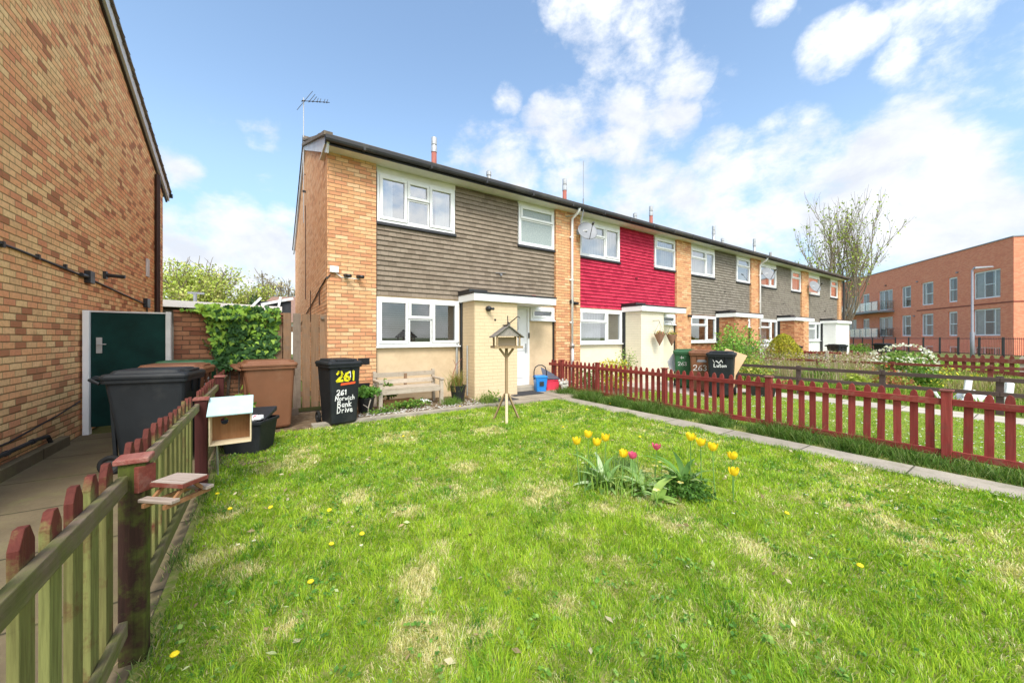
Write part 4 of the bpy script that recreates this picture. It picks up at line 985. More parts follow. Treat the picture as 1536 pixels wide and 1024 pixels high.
for z, yy in ((.42, .448), (.56, .462)):
    b = MB(); b.box(-.03, L+.03, yy-.0, yy+.02, z, z+.09); b.build('back_slat', M['bench'], bn, bevel=.003)
b = MB(); b.box(.58, .64, .45, .48, .3, .62); b.build('back_brace', M['gate'], bn)

# nest box on second post
nb = thing('nest_box', 'open fronted bird box with pale blue roof on the fence post', 'bird box', (-.41, 4.14, .45), radians(0)); nb.scale = (.82, .9, .92)
b = MB(); W_, D_, H_ = .37, .2, .3
b.box(0, .012, 0, D_, 0, H_); b.box(W_-.012, W_, 0, D_, 0, H_); b.box(.012, W_-.012, 0, D_, 0, .012); b.build('box_side', M['paleply'], nb, bevel=.002)
b = MB()
hx, hz, hr = .12, .2, .035; n = 16
outer = [(.012, .013), (W_-.012, .013), (W_-.012, H_), (.012, H_)]
# back board with a round hole: ring of quads between circle and rectangle
def rectpt(a):
    dx, dz = cos(a), sin(a); ts = []
    for lim, o_, d_ in ((W_-.012, hx, dx), (.012, hx, dx), (H_, hz, dz), (.013, hz, dz)):
        if abs(d_) > 1e-6:
            t = (lim-o_)/d_
            if t > 0: ts.append(t)
    t = min(ts); return (hx+dx*t, hz+dz*t)
angs = sorted([2*pi*k/n for k in range(n)]+[atan2(z-hz, x-hx) % (2*pi) for x, z in outer])
for a0, a1 in zip(angs, angs[1:]+[angs[0]+2*pi]):
    p0, p1 = rectpt(a0), rectpt(a1); c0 = (hx+hr*cos(a0), hz+hr*sin(a0)); c1 = (hx+hr*cos(a1), hz+hr*sin(a1))
    b.poly([(c0[0], D_-.02, c0[1]), (p0[0], D_-.02, p0[1]), (p1[0], D_-.02, p1[1]), (c1[0], D_-.02, c1[1])])
b.build('back_board', M['boxwood'], nb)
b = MB(); b.hexa([(-.015, -.04, H_-.015), (W_+.015, -.04, H_-.015), (W_+.015, D_+.02, H_+.125), (-.015, D_+.02, H_+.125), (-.015, -.045, H_-.003), (W_+.015, -.045, H_-.003), (W_+.015, D_+.015, H_+.137), (-.015, D_+.015, H_+.137)]); b.build('roof', M['bluewood'], nb, bevel=.002)
b = MB(); b.tube([(.06, .1, -.005), (.05, .3, -.36)], .01, 6); b.build('prop', M['metal'], nb)

# little picnic feeder on the first post
pn = thing('picnic_feeder', 'miniature red picnic table feeder fixed to the near fence post', 'bird feeder', (-.415, 2.24, .775), radians(-41)); pn.scale = (.68, .68, .7)
b = MB(); b.box(-.035, .0, -.08, -.055+.08, -.06, .1); b.build('bracket', M['cedar'], pn, bevel=.005)
b = MB(); b.box(.035, .275, -.045, .13, -.03, -.005); b.build('table_top', M['cedar'], pn, bevel=.003)
b = MB(); b.box(.04, .27, -.04, .125, -.0045, .001); b.box(.075, .235, -.005, .0, .0012, .004); b.build('top_board', M['cedartop'], pn, bevel=.001)
b = MB(); b.box(.02, .26, -.1, -.045, -.105, -.085); b.build('seat_board', M['cedartop'], pn, bevel=.003)
b = MB(); b.box(.02, .26, .13, .185, -.105, -.085); b.build('seat_board', M['cedartop'], pn, bevel=.003)
for x in (.07, .22):
    b = MB(); b.bar((x, -.11, -.12), (x, .19, -.12), .02, .025); b.bar((x, -.08, -.12), (x, .03, -.03), .018, .02); b.bar((x, .16, -.12), (x, .07, -.03), .018, .02); b.build('leg_frame', M['boxwood'], pn)

# black recycling box with rubbish
tb = thing('recycling_box', 'open black plastic box full of rubbish behind the bird box', 'box', (-.16, 5.62, 0.0), radians(-30))
b = MB(); R = [rrect(.4, .34, .04, .01), rrect(.47, .4, .04, .36), rrect(.51, .44, .045, .36), rrect(.51, .44, .045, .395), rrect(.46, .39, .04, .395), rrect(.4, .34, .03, .12)]; b.rings(R); b.build('box', M['binblack'], tb, bevel=.003)
b = MB(); b.hexa([(-.15, .0, .34), (.2, -.05, .36), (.22, .2, .46), (-.16, .2, .44), (-.15, .0, .38), (.2, -.05, .40), (.22, .2, .52), (-.16, .2, .5)]); b.build('box_lid', M['black'], tb, bevel=.01)
rb = MB()
for k in range(16): rb.sphere((-.16+.02*k+random.uniform(-.02, .02), -.08+random.uniform(-.07, .09), .35+random.uniform(0, .08)), (.05, .035, .03), 7, 5)
tag(rb.build('rubbish', M['white']), 'white wrappers and packaging piled in the black box', 'rubbish').location = (-.16, 5.62, .0)
rb = MB()
for p in ((-.02, -.12, .44), (.06, -.1, .42)): rb.sphere(p, (.025, .02, .03), 8, 6)
o = tag(rb.build('wrapper', M['pink']), 'crumpled pink wrapper on top of the rubbish in the box', 'rubbish'); o.location = (-.16, 5.62, 0)

# caddy, pink box, ornament, mat
cx = thing('food_caddy', 'bright blue food caddy with raised black handle by the door', 'caddy', (5.78, 7.38, .05), radians(-20))
b = MB(); b.rings([rrect(.25, .22, .03, 0), rrect(.31, .27, .03, .34)]); b.build('body', M['blue'], cx, bevel=.004)
b = MB(); b.rings([rrect(.33, .29, .03, .342), rrect(.33, .29, .03, .37), rrect(.27, .23, .03, .395)]); b.build('lid', M['blue'], cx, bevel=.004)
b = MB(); b.tube([(-.165, 0, .3), (-.165, 0, .5), (-.13, 0, .6), (-.05, 0, .65), (.05, 0, .65), (.13, 0, .6), (.165, 0, .5), (.165, 0, .3)], .014, 8); b.build('handle', M['black'], cx, True)
b = MB(); b.box(-.06, .05, -.148, -.135, .15, .25); b.build('latch', M['darkmetal'], cx)
pk = thing('storage_tub', 'pink red plastic tub with grey lid propped open beside blue caddy', 'tub', (6.18, 7.45, .05), radians(-12))
b = MB(); b.rings([rrect(.34, .24, .03, 0), rrect(.4, .3, .03, .24), rrect(.43, .33, .03, .24), rrect(.43, .33, .03, .26), rrect(.38, .28, .03, .26), rrect(.33, .24, .03, .05)]); b.build('tub', M['pink'], pk, bevel=.003)
b = MB(); b.hexa([(-.22, -.02, .27), (.28, -.12, .26), (.2, .16, .34), (-.2, .18, .56), (-.22, -.03, .29), (.28, -.13, .28), (.2, .15, .36), (-.2, .17, .58)]); b.build('lid', M['greylid'], pk, bevel=.004)
og = MB()
for c, q in (((0, 0, .12), (.12, .07, .08)), ((-.1, 0, .2), (.06, .05, .06)), ((-.15, -.02, .27), (.03, .02, .04)), ((-.06, .02, .28), (.025, .02, .05)), ((.08, 0, .22), (.05, .04, .05)), ((.14, 0, .24), (.06, .02, .025)),
             ((-.08, -.02, .04), (.03, .03, .06)), ((.07, -.02, .04), (.03, .03, .06)), ((0, .03, .04), (.03, .03, .06)), ((-.02, -.03, .22), (.06, .05, .05)), ((.03, 0, .27), (.025, .02, .04))): og.sphere(c, q, 10, 7)
o = tag(og.build('stone_ornament', M['stone'], None, True), 'small pale stone animal ornament at the end of the red fence', 'ornament'); o.location = (6.32, 7.05, .04); o.rotation_euler = (0, 0, radians(-30))
m_ = MB(); m_.box(4.75, 5.6, 7.0, 7.5, .053, .065); tag(m_.build('door_mat', M['mat'], bevel=.004), 'dark doormat in front of the white front door', 'mat')
m_ = MB(); m_.box(3.95, 4.6, 6.62, 6.95, .053, .06); tag(m_.build('floor_mat', M['mat'], bevel=.004), 'dark flat mat on paving behind the bird table', 'mat')
o = MB(); o.box(-.3, .3, 0, .05, 0, .14); o = tag(o.build('loose_board', M['boxwood']), 'red brown board lying under the garden bench', 'board'); o.location = (2.2, 7.3, .05)

# hanging baskets on the red house
def cone_basket(x, y, z, label, flower):
    r = thing('hanging_basket', label, 'hanging basket', (x, y, z), 0, 'wicker cone baskets on the red house')
    b = MB(); b.rings([[(q*cos(2*pi*k/16), q*sin(2*pi*k/16), zz) for k in range(16)] for q, zz in ((.005, -.35), (.08, -.2), (.165, 0), (.17, .015))]); b.build('cone', M['terr'], r)
    b = MB()
    for k in range(3):
        a = 2*pi*k/3+.4; b.tube([(.165*cos(a), .165*sin(a), .01), (0, 0, .38)], .004, 4)
    b.tube([(0, 0, .38), (0, .02, .42), (0, .2, .42), (0, .24, .42)], .008, 5); b.build('hanger', M['darkmetal'], r)
    n = 130; P = np.stack([rng.normal(0, .075, n), rng.normal(0, .075, n), .02+abs(rng.normal(0, .045, n))], 1)
    leaves('flowers', P, .045, np.concatenate([pick([(.1, .2, .03), (.14, .26, .05)], 80), pick(flower, 50)]), M['petal'], r)
cone_basket(10.05, 6.92, 1.50, 'cone basket of pink flowers on the ivory porch front', [(.7, .1, .15), (.8, .5, .1), (.8, .2, .3)])
cone_basket(10.95, 7.1, 1.48, 'cone basket of orange flowers beside the red house door', [(.85, .4, .05), (.8, .6, .1)])

# ------------------------------------------------------------------ plants helpers
GREENS = [(.12, .26, .035), (.18, .34, .05), (.09, .2, .03), (.26, .4, .07)]
def blob_pts(n, c, rad, hollow=.5, lumps=9, seed=None):
    R = np.random.default_rng(seed if seed is not None else 1)
    u = R.normal(size=(n, 3)); u /= np.linalg.norm(u, axis=1, keepdims=True)
    q = (hollow+(1-hollow)*R.random(n))[:, None]
    L = R.normal(size=(lumps, 3)); L /= np.linalg.norm(L, axis=1, keepdims=True)
    bump = 1+.18*np.max((u @ L.T-.75)/.25, axis=1).clip(-.9, 1)[:, None]
    return np.array(c)+u*q*bump*np.array(rad)
def shrub(name, label, cat, loc, rad, n, size, pal, hollow=.45, stems=8, seed=1, aspect=.6, group=None, stemm='bark'):
    r = thing(name, label, cat, loc, 0, group)
    P = blob_pts(n, (0, 0, rad[2]), rad, hollow, seed=seed); P = P[P[:, 2] > .02]
    leaves('foliage', P, size*(.6+.8*rng.random(len(P))), pick(pal, len(P), .2), M['leaf'], r, aspect=aspect)
    if stems:
        b = MB(); R = random.Random(seed)
        for k in range(stems):
            a = R.random()*6.28; q = R.uniform(.3, .85); b.tube([(0, 0, 0), (rad[0]*q*.4*cos(a), rad[1]*q*.4*sin(a), rad[2]*.8), (rad[0]*q*cos(a), rad[1]*q*sin(a), rad[2]*(1.2+.5*R.random()))], [.018, .011, .004], 5)
        b.build('stems', M[stemm], r)
    return r
def tuft(name, label, cat, loc, n, h, spread, w, pal, lean=.6, group=None, parent=None):
    x = rng.normal(0, spread, n); y = rng.normal(0, spread, n); hh = h*(.5+.6*rng.random(n))
    o = blades(name, x, y, np.zeros(n), hh, np.full(n, w), pick(pal, n), hh*lean*rng.random(n), M['grass'], parent)
    o.location = loc
    if label: tag(o, label, cat, group)
    return o

# pots and bed plants
def pot(loc, r0, h, label):
    r = thing('plant_pot', label, 'plant pot', loc)
    b = MB(); n = 20; b.rings([[(q*cos(2*pi*k/n), q*sin(2*pi*k/n), z) for k in range(n)] for q, z in ((r0*.72, 0), (r0, h), (r0*1.06, h), (r0*1.06, h+.02), (r0*.92, h+.02), (r0*.88, h-.05))]); b.build('pot', M['black'], r, False)
    b = MB(); b.rings([[(q*cos(2*pi*k/n), q*sin(2*pi*k/n), z) for k in range(n)] for q, z in ((r0*.9, h-.045), (r0*.5, h-.02))]); b.build('compost', M['soil'], r)
    return r
p1 = pot((1.52, 7.1, .045), .16, .25, 'black pot with leafy plant between bin 261 and bench')
P = blob_pts(420, (0, 0, .36), (.27, .22, .1), .3, seed=4); leaves('foliage', P, .07, pick([(.1, .24, .04), (.16, .34, .06), (.2, .4, .08)], len(P)), M['leaf'], p1, aspect=.7)
b = MB(); b.tube([(0, -.2, -.04), (.01, -.2, .12), (.05, -.19, .25)], .01, 6); b.tube([(.01, -.2, .1), (-.08, -.2, .17)], .007, 5); b.build('bare_stem', M['palewood'], p1)
p2 = pot((3.42, 7.2, .045), .17, .32, 'black pot with drooping reddish grass right of the bench')
n = 260; x = rng.normal(-.05, .07, n); y = rng.normal(0, .07, n); hh = .5*(.6+.5*rng.random(n))
blades('foliage', x, y, np.full(n, .22), hh, np.full(n, .009), pick([(.2, .3, .06), (.35, .22, .08), (.28, .35, .08), (.4, .3, .12)], n), hh*.95*rng.random(n), M['grass'], p2)
b = MB(); b.tube([(-.12, .1, .3), (-.05, .12, .6), (.02, .1, .8), (.13, .08, .9)], [.012, .009, .006, .003], 6); b.tube([(.0, .1, .75), (-.07, .1, .88)], .004, 5); b.tube([(-.02, .11, .68), (.1, .1, .74)], .004, 5); b.build('bare_stem', M['flue'], p2)
shrub('bedding_plant', 'low leafy weeds growing under the garden bench', 'plant', (2.25, 6.98, .04), (.5, .14, .09), 500, .05, GREENS, .2, 0, 11)
shrub('bedding_plant', 'green strap leaved clump with a yellow flower at porch foot', 'plant', (3.95, 6.72, .03), (.3, .14, .13), 90, .05, [(.2, .33, .06)], .2, 0, 12)
tuft('strap_leaf_clump', 'grassy leafed clump at the foot of the cream porch block', 'plant', (3.85, 6.72, .04), 300, .26, .11, .008, [(.22, .33, .07), (.3, .38, .1), (.16, .28, .05)], 1.0)
shrub('bedding_plant', 'leafy plant rising behind the bench seat', 'plant', (2.05, 7.55, .05), (.22, .12, .26), 150, .08, GREENS, .2, 3, 13)
tuft('strap_leaf_clump', 'green tufts between bench and black pot', 'plant', (3.15, 6.95, .04), 260, .2, .1, .007, [(.2, .33, .06), (.14, .26, .05)], .9)
shrub('bedding_plant', 'low green weeds along the kerb left of the bench', 'plant', (1.75, 6.78, .03), (.35, .1, .06), 260, .04, GREENS, .2, 0, 14)
n = 420; st = MB()
for k in range(n):
    x, y = random.uniform(.8, 3.8), random.choice([random.gauss(6.75, .08), random.uniform(6.64, 7.4)]); s = random.uniform(.008, .024); st.sphere((x, y, .05), (s, s*.8, s*.6), 5, 4)
tag(st.build('gravel', M['stone']), 'pale pebbles scattered along the flower bed', 'gravel', kind='stuff')
r = tag(MB().build('x', M['bird']), 'x', 'x') if False else None
b = MB(); b.sphere((0, 0, .03), (.09, .04, .035), 10, 7); b.sphere((-.07, 0, .065), (.03, .025, .03), 8, 6); b.bar((.06, 0, .03), (.14, 0, .01), .04, .01)
o = tag(b.build('bird_ornament', M['bird'], None, True), 'white bird ornament lying in plants under the bench', 'ornament'); o.location = (2.62, 7.02, .12)

# tulips
def in_air(px, py, z):
    d = 555*(1.4-z)/(py-506); r = (px-768)/555*d; return (r*cos(YAW)+d*sin(YAW), -r*sin(YAW)+d*cos(YAW))
TG = 'tulips in the lawn clump'
def tulip(x, y, h, col, label, open_=.25, s=1.0):
    r = thing('tulip', label, 'tulip', (x, y, 0), random.uniform(0, 6), TG)
    lx, ly = random.uniform(-.03, .03), random.uniform(-.03, .03)
    b = MB(); b.tube([(-lx, -ly, 0), (-lx*.3, -ly*.3, h*.5), (0, 0, h-.035*s)], [.006, .005, .004], 6); b.build('stem', M['stemg'], r)
    V, Q, C = [], [], []
    for k in range(6):
        a = k*pi/3+random.uniform(-.1, .1); inn = .85 if k % 2 else 1.0; n0 = len(V)
        op = open_*random.uniform(.6, 1.4)
        for t, wd in ((0, .6), (.2, 1.05), (.55, 1.1), (.85, .9), (1, .5)):
            rad = s*inn*(.006+.03*sin(min(1, t*2.6)*pi/2)+op*.014*t*t+random.uniform(-.002, .002)); z = h-.035*s+t*random.uniform(.056, .064)*s
            for e in (-1, 0, 1):
                aa = a+e*wd*.5; rr = rad*(1-.1*abs(e)); V.append((rr*cos(aa), rr*sin(aa), z)); C.append(np.array(col)*(.85+.25*t) if e else np.array(col)*(.9+.15*t))
        for j in range(4):
            for e in range(2): i = n0+j*3+e; Q.append((i, i+1, i+4, i+3))
    np_mesh('flower', np.array(V), np.array(Q), np.zeros((0, 3), int), np.clip(np.array(C), 0, 1), M['petal'], r)
    return r
M['stemg'] = plain('flower_stem', (.16, .3, .07), .6, .1)
def broadleaf(parent, name, base, ang, length, width, rise, col, n=7, fold=.3):
    V, Q = [], []; c, s_ = cos(ang), sin(ang)
    for k in range(n+1):
        t = k/n; out = length*t*(.35+.65*t) if rise > .5 else length*t; z = length*rise*(t-.55*t*t*(1.6 if rise < .6 else .9)); w = width*sin(pi*min(1, .12+t*.88))**.8*(1-.2*t)
        for e in (-1, 0, 1): V.append((base[0]+c*out-s_*e*w/2, base[1]+s_*out+c*e*w/2, base[2]+z+abs(e)*w*fold*.5))
    for k in range(n):
        for e in range(2): i = k*3+e; Q.append((i, i+1, i+4, i+3))
    return np.array(V), np.array(Q)
def leafclump(name, label, loc, specs, cols):
    specs = list(specs)+[(a+.45, l*.8, w, r*.7) for a, l, w, r in specs]
    VV, QQ, CC, off = [], [], [], 0
    for (ang, ln, wd, rise) in specs:
        ln *= 1.12; wd *= 1.0
        V, Q = broadleaf(None, '', (random.uniform(-.03, .03), random.uniform(-.03, .03), 0), ang, ln, wd, rise, None)
        c = np.array(random.choice(cols))*random.uniform(.8, 1.2); VV.append(V); QQ.append(Q+off); CC.append(np.repeat(c[None], len(V), 0)); off += len(V)
    o = np_mesh(name, np.concatenate(VV), np.concatenate(QQ), np.zeros((0, 3), int), np.clip(np.concatenate(CC), 0, 1), M['leaf'])
    o.location = loc; return tag(o, label, 'plant')
Y_, PKc = (.98, .72, .03), (.75, .12, .25)
tl = [(865, 662, .43, Y_, 'yellow tulip, leftmost flower of the clump'), (882, 652, .46, Y_, 'yellow tulip, tallest of the left hand group'), (895, 664, .42, Y_, 'smaller yellow tulip, third flower from the left'), (908, 657, .44, Y_, 'yellow tulip, rightmost of the left hand four'),
      (935, 681, .36, Y_, 'yellow tulip touching the lower pink tulip'), (949, 684, .36, PKc, 'deep pink tulip beside a yellow one, the nearer pink'), (985, 671, .38, PKc, 'pale pink tulip standing behind the clump'),
      (1036, 656, .48, Y_, 'wide open yellow tulip, left of the right hand three'), (1051, 664, .46, Y_, 'yellow tulip in the middle of the right hand three'), (1069, 671, .45, Y_, 'yellow tulip, right of the right hand three'),
      (1099, 684, .34, Y_, 'upper yellow tulip at the far right edge of clump'), (1101, 708, .27, Y_, 'lower yellow tulip at the far right edge of clump')]
for px, py, h, c, lab in tl:
    x, y = in_air(px, py, h); tulip(x, y, h+.01, c, lab, .75 if 'open' in lab or c is PKc else .3, 1.12 if c is Y_ else .95)
LG = [(.28, .46, .14), (.36, .54, .2), (.22, .4, .1), (.5, .62, .36)]
leafclump('tulip_leaves', 'broad grey green tulip leaves at the left of the clump', (2.62, 2.42, 0), [(a, l, w, r) for a, l, w, r in ((2.6, .24, .08, .5), (3.4, .2, .07, .6), (4.6, .2, .07, .5), (5.3, .22, .08, .4), (1, .3, .05, 1.4), (.3, .28, .05, 1.3), (2, .3, .05, 1.5), (6, .2, .06, .6), (3.9, .3, .05, 1.3))], LG)
leafclump('tulip_leaves', 'single broad pale leaf low in the middle of clump', (2.72, 2.1, 0), [(4.6, .18, .06, .9), (5.8, .14, .04, .8), (3.5, .14, .04, .7)], LG)
leafclump('tulip_leaves', 'large bright leaf at the front of the tulip clump', (2.74, 1.93, 0), [(6.1, .26, .09, 1.2), (4.9, .2, .09, .7), (5.6, .16, .06, .5), (4.0, .14, .05, .6)], [(.4, .55, .14), (.3, .48, .1)])
leafclump('tulip_leaves', 'tall upright dark green leaves under the right hand tulips', (3.14, 1.90, 0), [(2.4, .36, .06, 1.6), (.9, .32, .06, 1.5), (.2, .3, .06, 1.4), (1.8, .3, .06, 1.7), (3.2, .26, .06, 1.3), (5.5, .24, .07, .6), (4.9, .28, .05, .35), (.0, .24, .05, .5), (6.0, .26, .05, .45)], [(.12, .26, .05), (.16, .32, .07)])
tuft('daffodil_leaves', 'fine grey green daffodil leaves in the middle of the clump', 'plant', (2.78, 2.28, 0), 300, .2, .14, .01, [(.36, .52, .1), (.46, .6, .16), (.24, .42, .06)], .9)
tuft('daffodil_leaves', 'tuft of daffodil leaves under the left tulips', 'plant', (2.62, 2.52, 0), 150, .24, .09, .009, [(.2, .34, .1), (.14, .27, .06)], .6)
tuft('daffodil_leaves', 'thin leaves round the pale pink tulip', 'plant', (3.1, 2.55, 0), 180, .2, .08, .008, [(.24, .36, .14), (.16, .28, .08)], .6)
shrub('ground_cover_plant', 'small dark leaved cushion plant under the right tulips', 'plant', (3.08, 1.88, -.03), (.24, .22, .1), 1500, .032, [(.05, .13, .02), (.08, .19, .03), (.12, .25, .04)], .3, 0, 21)
for cx_, cy_, nm, lab_ in ((2.66, 2.35, 14, 'mixed low leaves filling the left of the tulip clump'), (2.85, 2.15, 16, 'mixed low leaves in the middle of the tulip clump'), (3.02, 2.35, 12, 'mixed low leaves under the pale pink tulip'), (3.2, 1.95, 14, 'mixed low leaves at the right of the tulip clump')):
    leafclump('tulip_leaves', lab_, (cx_, cy_, 0), [(random.random()*6.28, random.uniform(.14, .26), random.uniform(.035, .06), random.uniform(.5, 1.5)) for _ in range(nm+4)], LG+[(.5, .6, .2)])
dn = 0
for (x, y) in ((3.0, 2.22), (3.06, 2.16), (3.16, 2.12), (3.2, 2.18), (3.1, 2.08), (2.98, 1.85), (2.66, 1.86)):
    r = thing('primrose', ['pale yellow primrose low behind the large bright leaf', 'yellow primrose beside the pale one in the clump middle', 'yellow primrose nearest the tall upright leaves', 'yellow primrose furthest back among the tulip leaves', 'yellow primrose just left of the dark cushion plant', 'pale primrose at the front edge of the tulip clump', 'pale primrose left of the large bright leaf'][dn], 'flower', (x, y, 0), random.random()*6, 'primroses in the tulip clump')
    dn += 1; h = random.uniform(.13, .2); b = MB(); b.tube([(0, 0, 0), (0, 0, h)], .003, 5); b.build('stem', M['stemg'], r)
    P = np.array([(0.017*cos(k*1.256), .017*sin(k*1.256), h) for k in range(5)]); leaves('petals', P, .032, pick([(.85, .75, .2), (.9, .82, .4)], 5), M['petal'], r, nrm=np.array([[0, 0, 3.]]), aspect=.9, tilt=.4)
# dandelions
db = MB(); db.rings([[(q*cos(2*pi*k/12), q*sin(2*pi*k/12), z) for k in range(12)] for q, z in ((.004, -.008), (.014, -.002), (.017, .004), (.011, .011), (.002, .014))]); 
M['dandy'] = plain('dandelion_yellow', (.92, .7, .02), .7, .1, 120, .8)
def G(px, py, z=0):
    return in_air(px, py, z)
spots = [(262, 983), (326, 752-12), (494, 764), (406, 763), (466, 873), (543, 801), (497, 815), (345, 765), (1180, 770), (605, 655), (960, 655), (880, 615), (915, 605), (690, 610), (845, 640), (1290, 850)]
d0 = None; di = 0
DL = ['just right of the miniature picnic feeder', 'left of the middle bare patch near the bird table line', 'near the left fence, level with the picnic feeder', 'in the foreground, lower left of the lawn', 'in the lawn centre, right one of a close pair', 'in the lawn centre, left one of a close pair', 'left of a daisy near the bird box', 'right of the tulip clump in open grass', 'in front of the flower bed kerb', 'behind the left group of tulips near the path', 'near the door paving, left one of two', 'near the door paving, right one of two', 'left of the bird table legs', 'in the grass beyond the left hand tulips', 'alone in the lower right lawn']
for px, py in spots:
    x, y = G(px, py, .04)
    if d0 is None:
        d0 = thing('dandelion', 'yellow dandelion at the foot of the near fence post, biggest in view', 'flower', (x, y, .045), 0, 'dandelions in the front lawn')
        db.build('flower_head', M['dandy'], d0); b = MB(); b.tube([(0, 0, -.045), (0, 0, -.005)], .002, 5); b.build('stem', M['stemg'], d0)
    else:
        c = copy_tree(d0); c['label'] = 'yellow dandelion '+DL[di]; di += 1; c.location = (x, y, random.uniform(.035, .055)); c.rotation_euler = (random.uniform(-.3, .3), random.uniform(-.3, .3), random.random()*6)
dz = None
for px, py in [(357, 817), (381, 811), (542, 818), (1210, 742), (1345, 762), (1402, 778), (1365, 726), (1300, 716), (1344, 764), (1280, 745), (1500, 750), (1508, 753), (1100, 770), (1216, 837), (1040, 690), (870, 690), (1330, 727), (1225, 770)]:
    x, y = G(px, py, .035)
    if dz is None:
        dz = thing('daisy', 'tiny white daisy in the front lawn grass', 'flower', (x, y, .04), 0, 'daisies in the front lawn')
        P = np.array([(.007*cos(k*.785), .007*sin(k*.785), 0) for k in range(8)]); leaves('petals', P, .013, pick([(.85, .85, .82)], 8, .02), M['petal'], dz, nrm=np.array([[0, 0, 4.]]), tilt=.2, aspect=.7)
        b = MB(); b.sphere((0, 0, .002), (.004, .004, .002), 6, 4); b.build('centre', M['dandy'], dz)
    else: c = copy_tree(dz); c.location = (x, y, .04); c.rotation_euler = (0, 0, random.random()*6)

# ------------------------------------------------------------------ lawn grass
straw_spots = [(2.1, 2.68, .28), (1.9, 2.5, .2), (.72, 2.09, .15), (.55, 1.66, .14), (.63, 1.5, .12), (.95, 2.95, .16), (.7, 3.45, .2), (-.25, 3.7, .18), (1.22, 1.75, .12), (1.3, 1.45, .1), (2.3, 2.1, .14), (2.5, 1.65, .16), (.4, 5.3, .25), (1.5, 5.2, .35), (.1, 4.7, .2), (-.1, 2.7, .14), (2.8, 4.8, .3), (.1, 2.1, .1), (3.3, 2.3, .2), (1.0, 2.3, .1), (-.3, 3.0, .15), (1.8, 3.6, .2)]
def straw(x, y):
    v = np.zeros_like(x)
    for sx, sy, r in straw_spots: v = np.maximum(v, np.clip(1.25-np.hypot(x-sx, y-sy)/r, 0, 1))
    v = v*(.4+.9*vnoise(x, y, 9, 5))
    return np.clip(v+np.clip((vnoise(x, y, 2.1, 3)*.55+vnoise(x, y, 8, 4)*.45)-.54, 0, 1)*2.4, 0, 1)
def lawn(name, x0, x1, y0, y1, dens, hmul, smul, label, near=2.0, wmul=1.0, cut=None, pal=None):
    n = int((x1-x0)*(y1-y0)*dens); x = rng.uniform(x0, x1, n); y = rng.uniform(y0, y1, n)
    d = x*sin(YAW)+y*cos(YAW); rr = np.hypot(x, y)
    k = (d > .9) & (x*cos(YAW)-y*sin(YAW) < d*1.75) & (rng.random(n) < np.clip((near/np.maximum(rr, near))**1.45, 0, 1))
    if cut is not None: k &= cut(x, y)
    x, y, rr = x[k], y[k], rr[k]; n = len(x)
    s = straw(x, y)*smul*.95; g = vnoise(x, y, 1.3, 8)*.55+vnoise(x, y, 5, 9)*.45
    g2 = vnoise(x, y, 3.3, 31)*.6+vnoise(x, y, 11, 32)*.4
    isx = rng.random(n) < np.clip(s*1.1+.12*vnoise(x, y, 14, 77), .1, .97)
    h = np.where(isx, .018+.022*rng.random(n), (.02+.042*rng.random(n)**1.7)*(.35+1.25*g2))*hmul
    far = np.maximum(1, rr/near)
    w = (.0021+.0019*rng.random(n))*far**.85*wmul
    ga = np.array([.12, .31, .018]); gb = np.array([.5, .66, .05]); gc = np.array([.27, .47, .03])
    t = np.clip(g*1.1-.15+.28*rng.normal(size=n), 0, 1)[:, None]
    col = ga*t+gb*(1-t); col = np.where(rng.random((n, 1)) < .3, gc*(1+.15*rng.normal(size=(n, 1))), col)
    sc = pick([(.85, .76, .4), (.68, .6, .28), (.88, .82, .5), (.6, .64, .18)], n, .12)
    col = np.where(isx[:, None], sc, col); col = np.clip(col, .01, .9)
    lean = h*np.where(isx, .96, .85)*rng.random(n)**.45
    o = blades(name, x, y, np.zeros(n), h, w, col, lean, M['grass'], dirn=vnoise(x, y, 4, 61)*14+vnoise(x, y, 15, 62)*5)
    tag(o, label, 'grass', kind='stuff')
    return o
lawn('grass', -.42, 5.44, -1.6, 6.44, 24000, 1, 1, 'patchy spring green lawn grass with straw coloured bare spots')
def tufts(name, label, n, per, x0, x1, y0, y1, h, w, pal, rad=.03):
    cx = rng.uniform(x0, x1, n); cy = rng.uniform(y0, y1, n); k = (vnoise(cx, cy, 1.7, 91) > .4) & (np.hypot(cx, cy) > 1.2); cx, cy = cx[k], cy[k]; n = len(cx)
    sz = .5+rng.random(n); i = np.repeat(np.arange(n), per); x = cx[i]+rng.normal(0, rad, len(i))*sz[i]; y = cy[i]+rng.normal(0, rad, len(i))*sz[i]
    hh = h*sz[i]*(.5+.5*rng.random(len(i))); c = pick(pal, n, .15)[i]*(.85+.3*rng.random((len(i), 1)))
    return tag(blades(name, x, y, np.zeros(len(i)), hh, w*(.7+.6*rng.random(len(i))), np.clip(c, 0, 1), hh*.95*rng.random(len(i))**.5, M['grass'], curl=1.3), label, 'grass', kind='stuff')
tufts('grass_tufts', 'darker coarse tufts standing up in the front lawn', 700, 26, -.35, 5.35, .3, 6.3, .075, .0038, [(.07, .22, .02), (.1, .28, .03), (.2, .42, .04)])
n = 2600; x = rng.uniform(-.35, 5.35, n); y = rng.uniform(.3, 6.3, n); k = vnoise(x, y, 1.9, 95) > .5; x, y = x[k], y[k]; i = np.repeat(np.arange(len(x)), 6)
P = np.stack([x[i]+rng.normal(0, .013, len(i)), y[i]+rng.normal(0, .013, len(i)), .018+.02*rng.random(len(i))], 1)
tag(leaves('lawn_weeds', P, .016+.012*rng.random(len(P)), pick([(.16, .34, .05), (.3, .46, .1), (.1, .24, .04)], len(P)), M['leaf'], nrm=np.array([[0, 0, 2.]]), aspect=.85), 'small round leaved weeds and clover mixed in the lawn', 'weeds', kind='stuff')
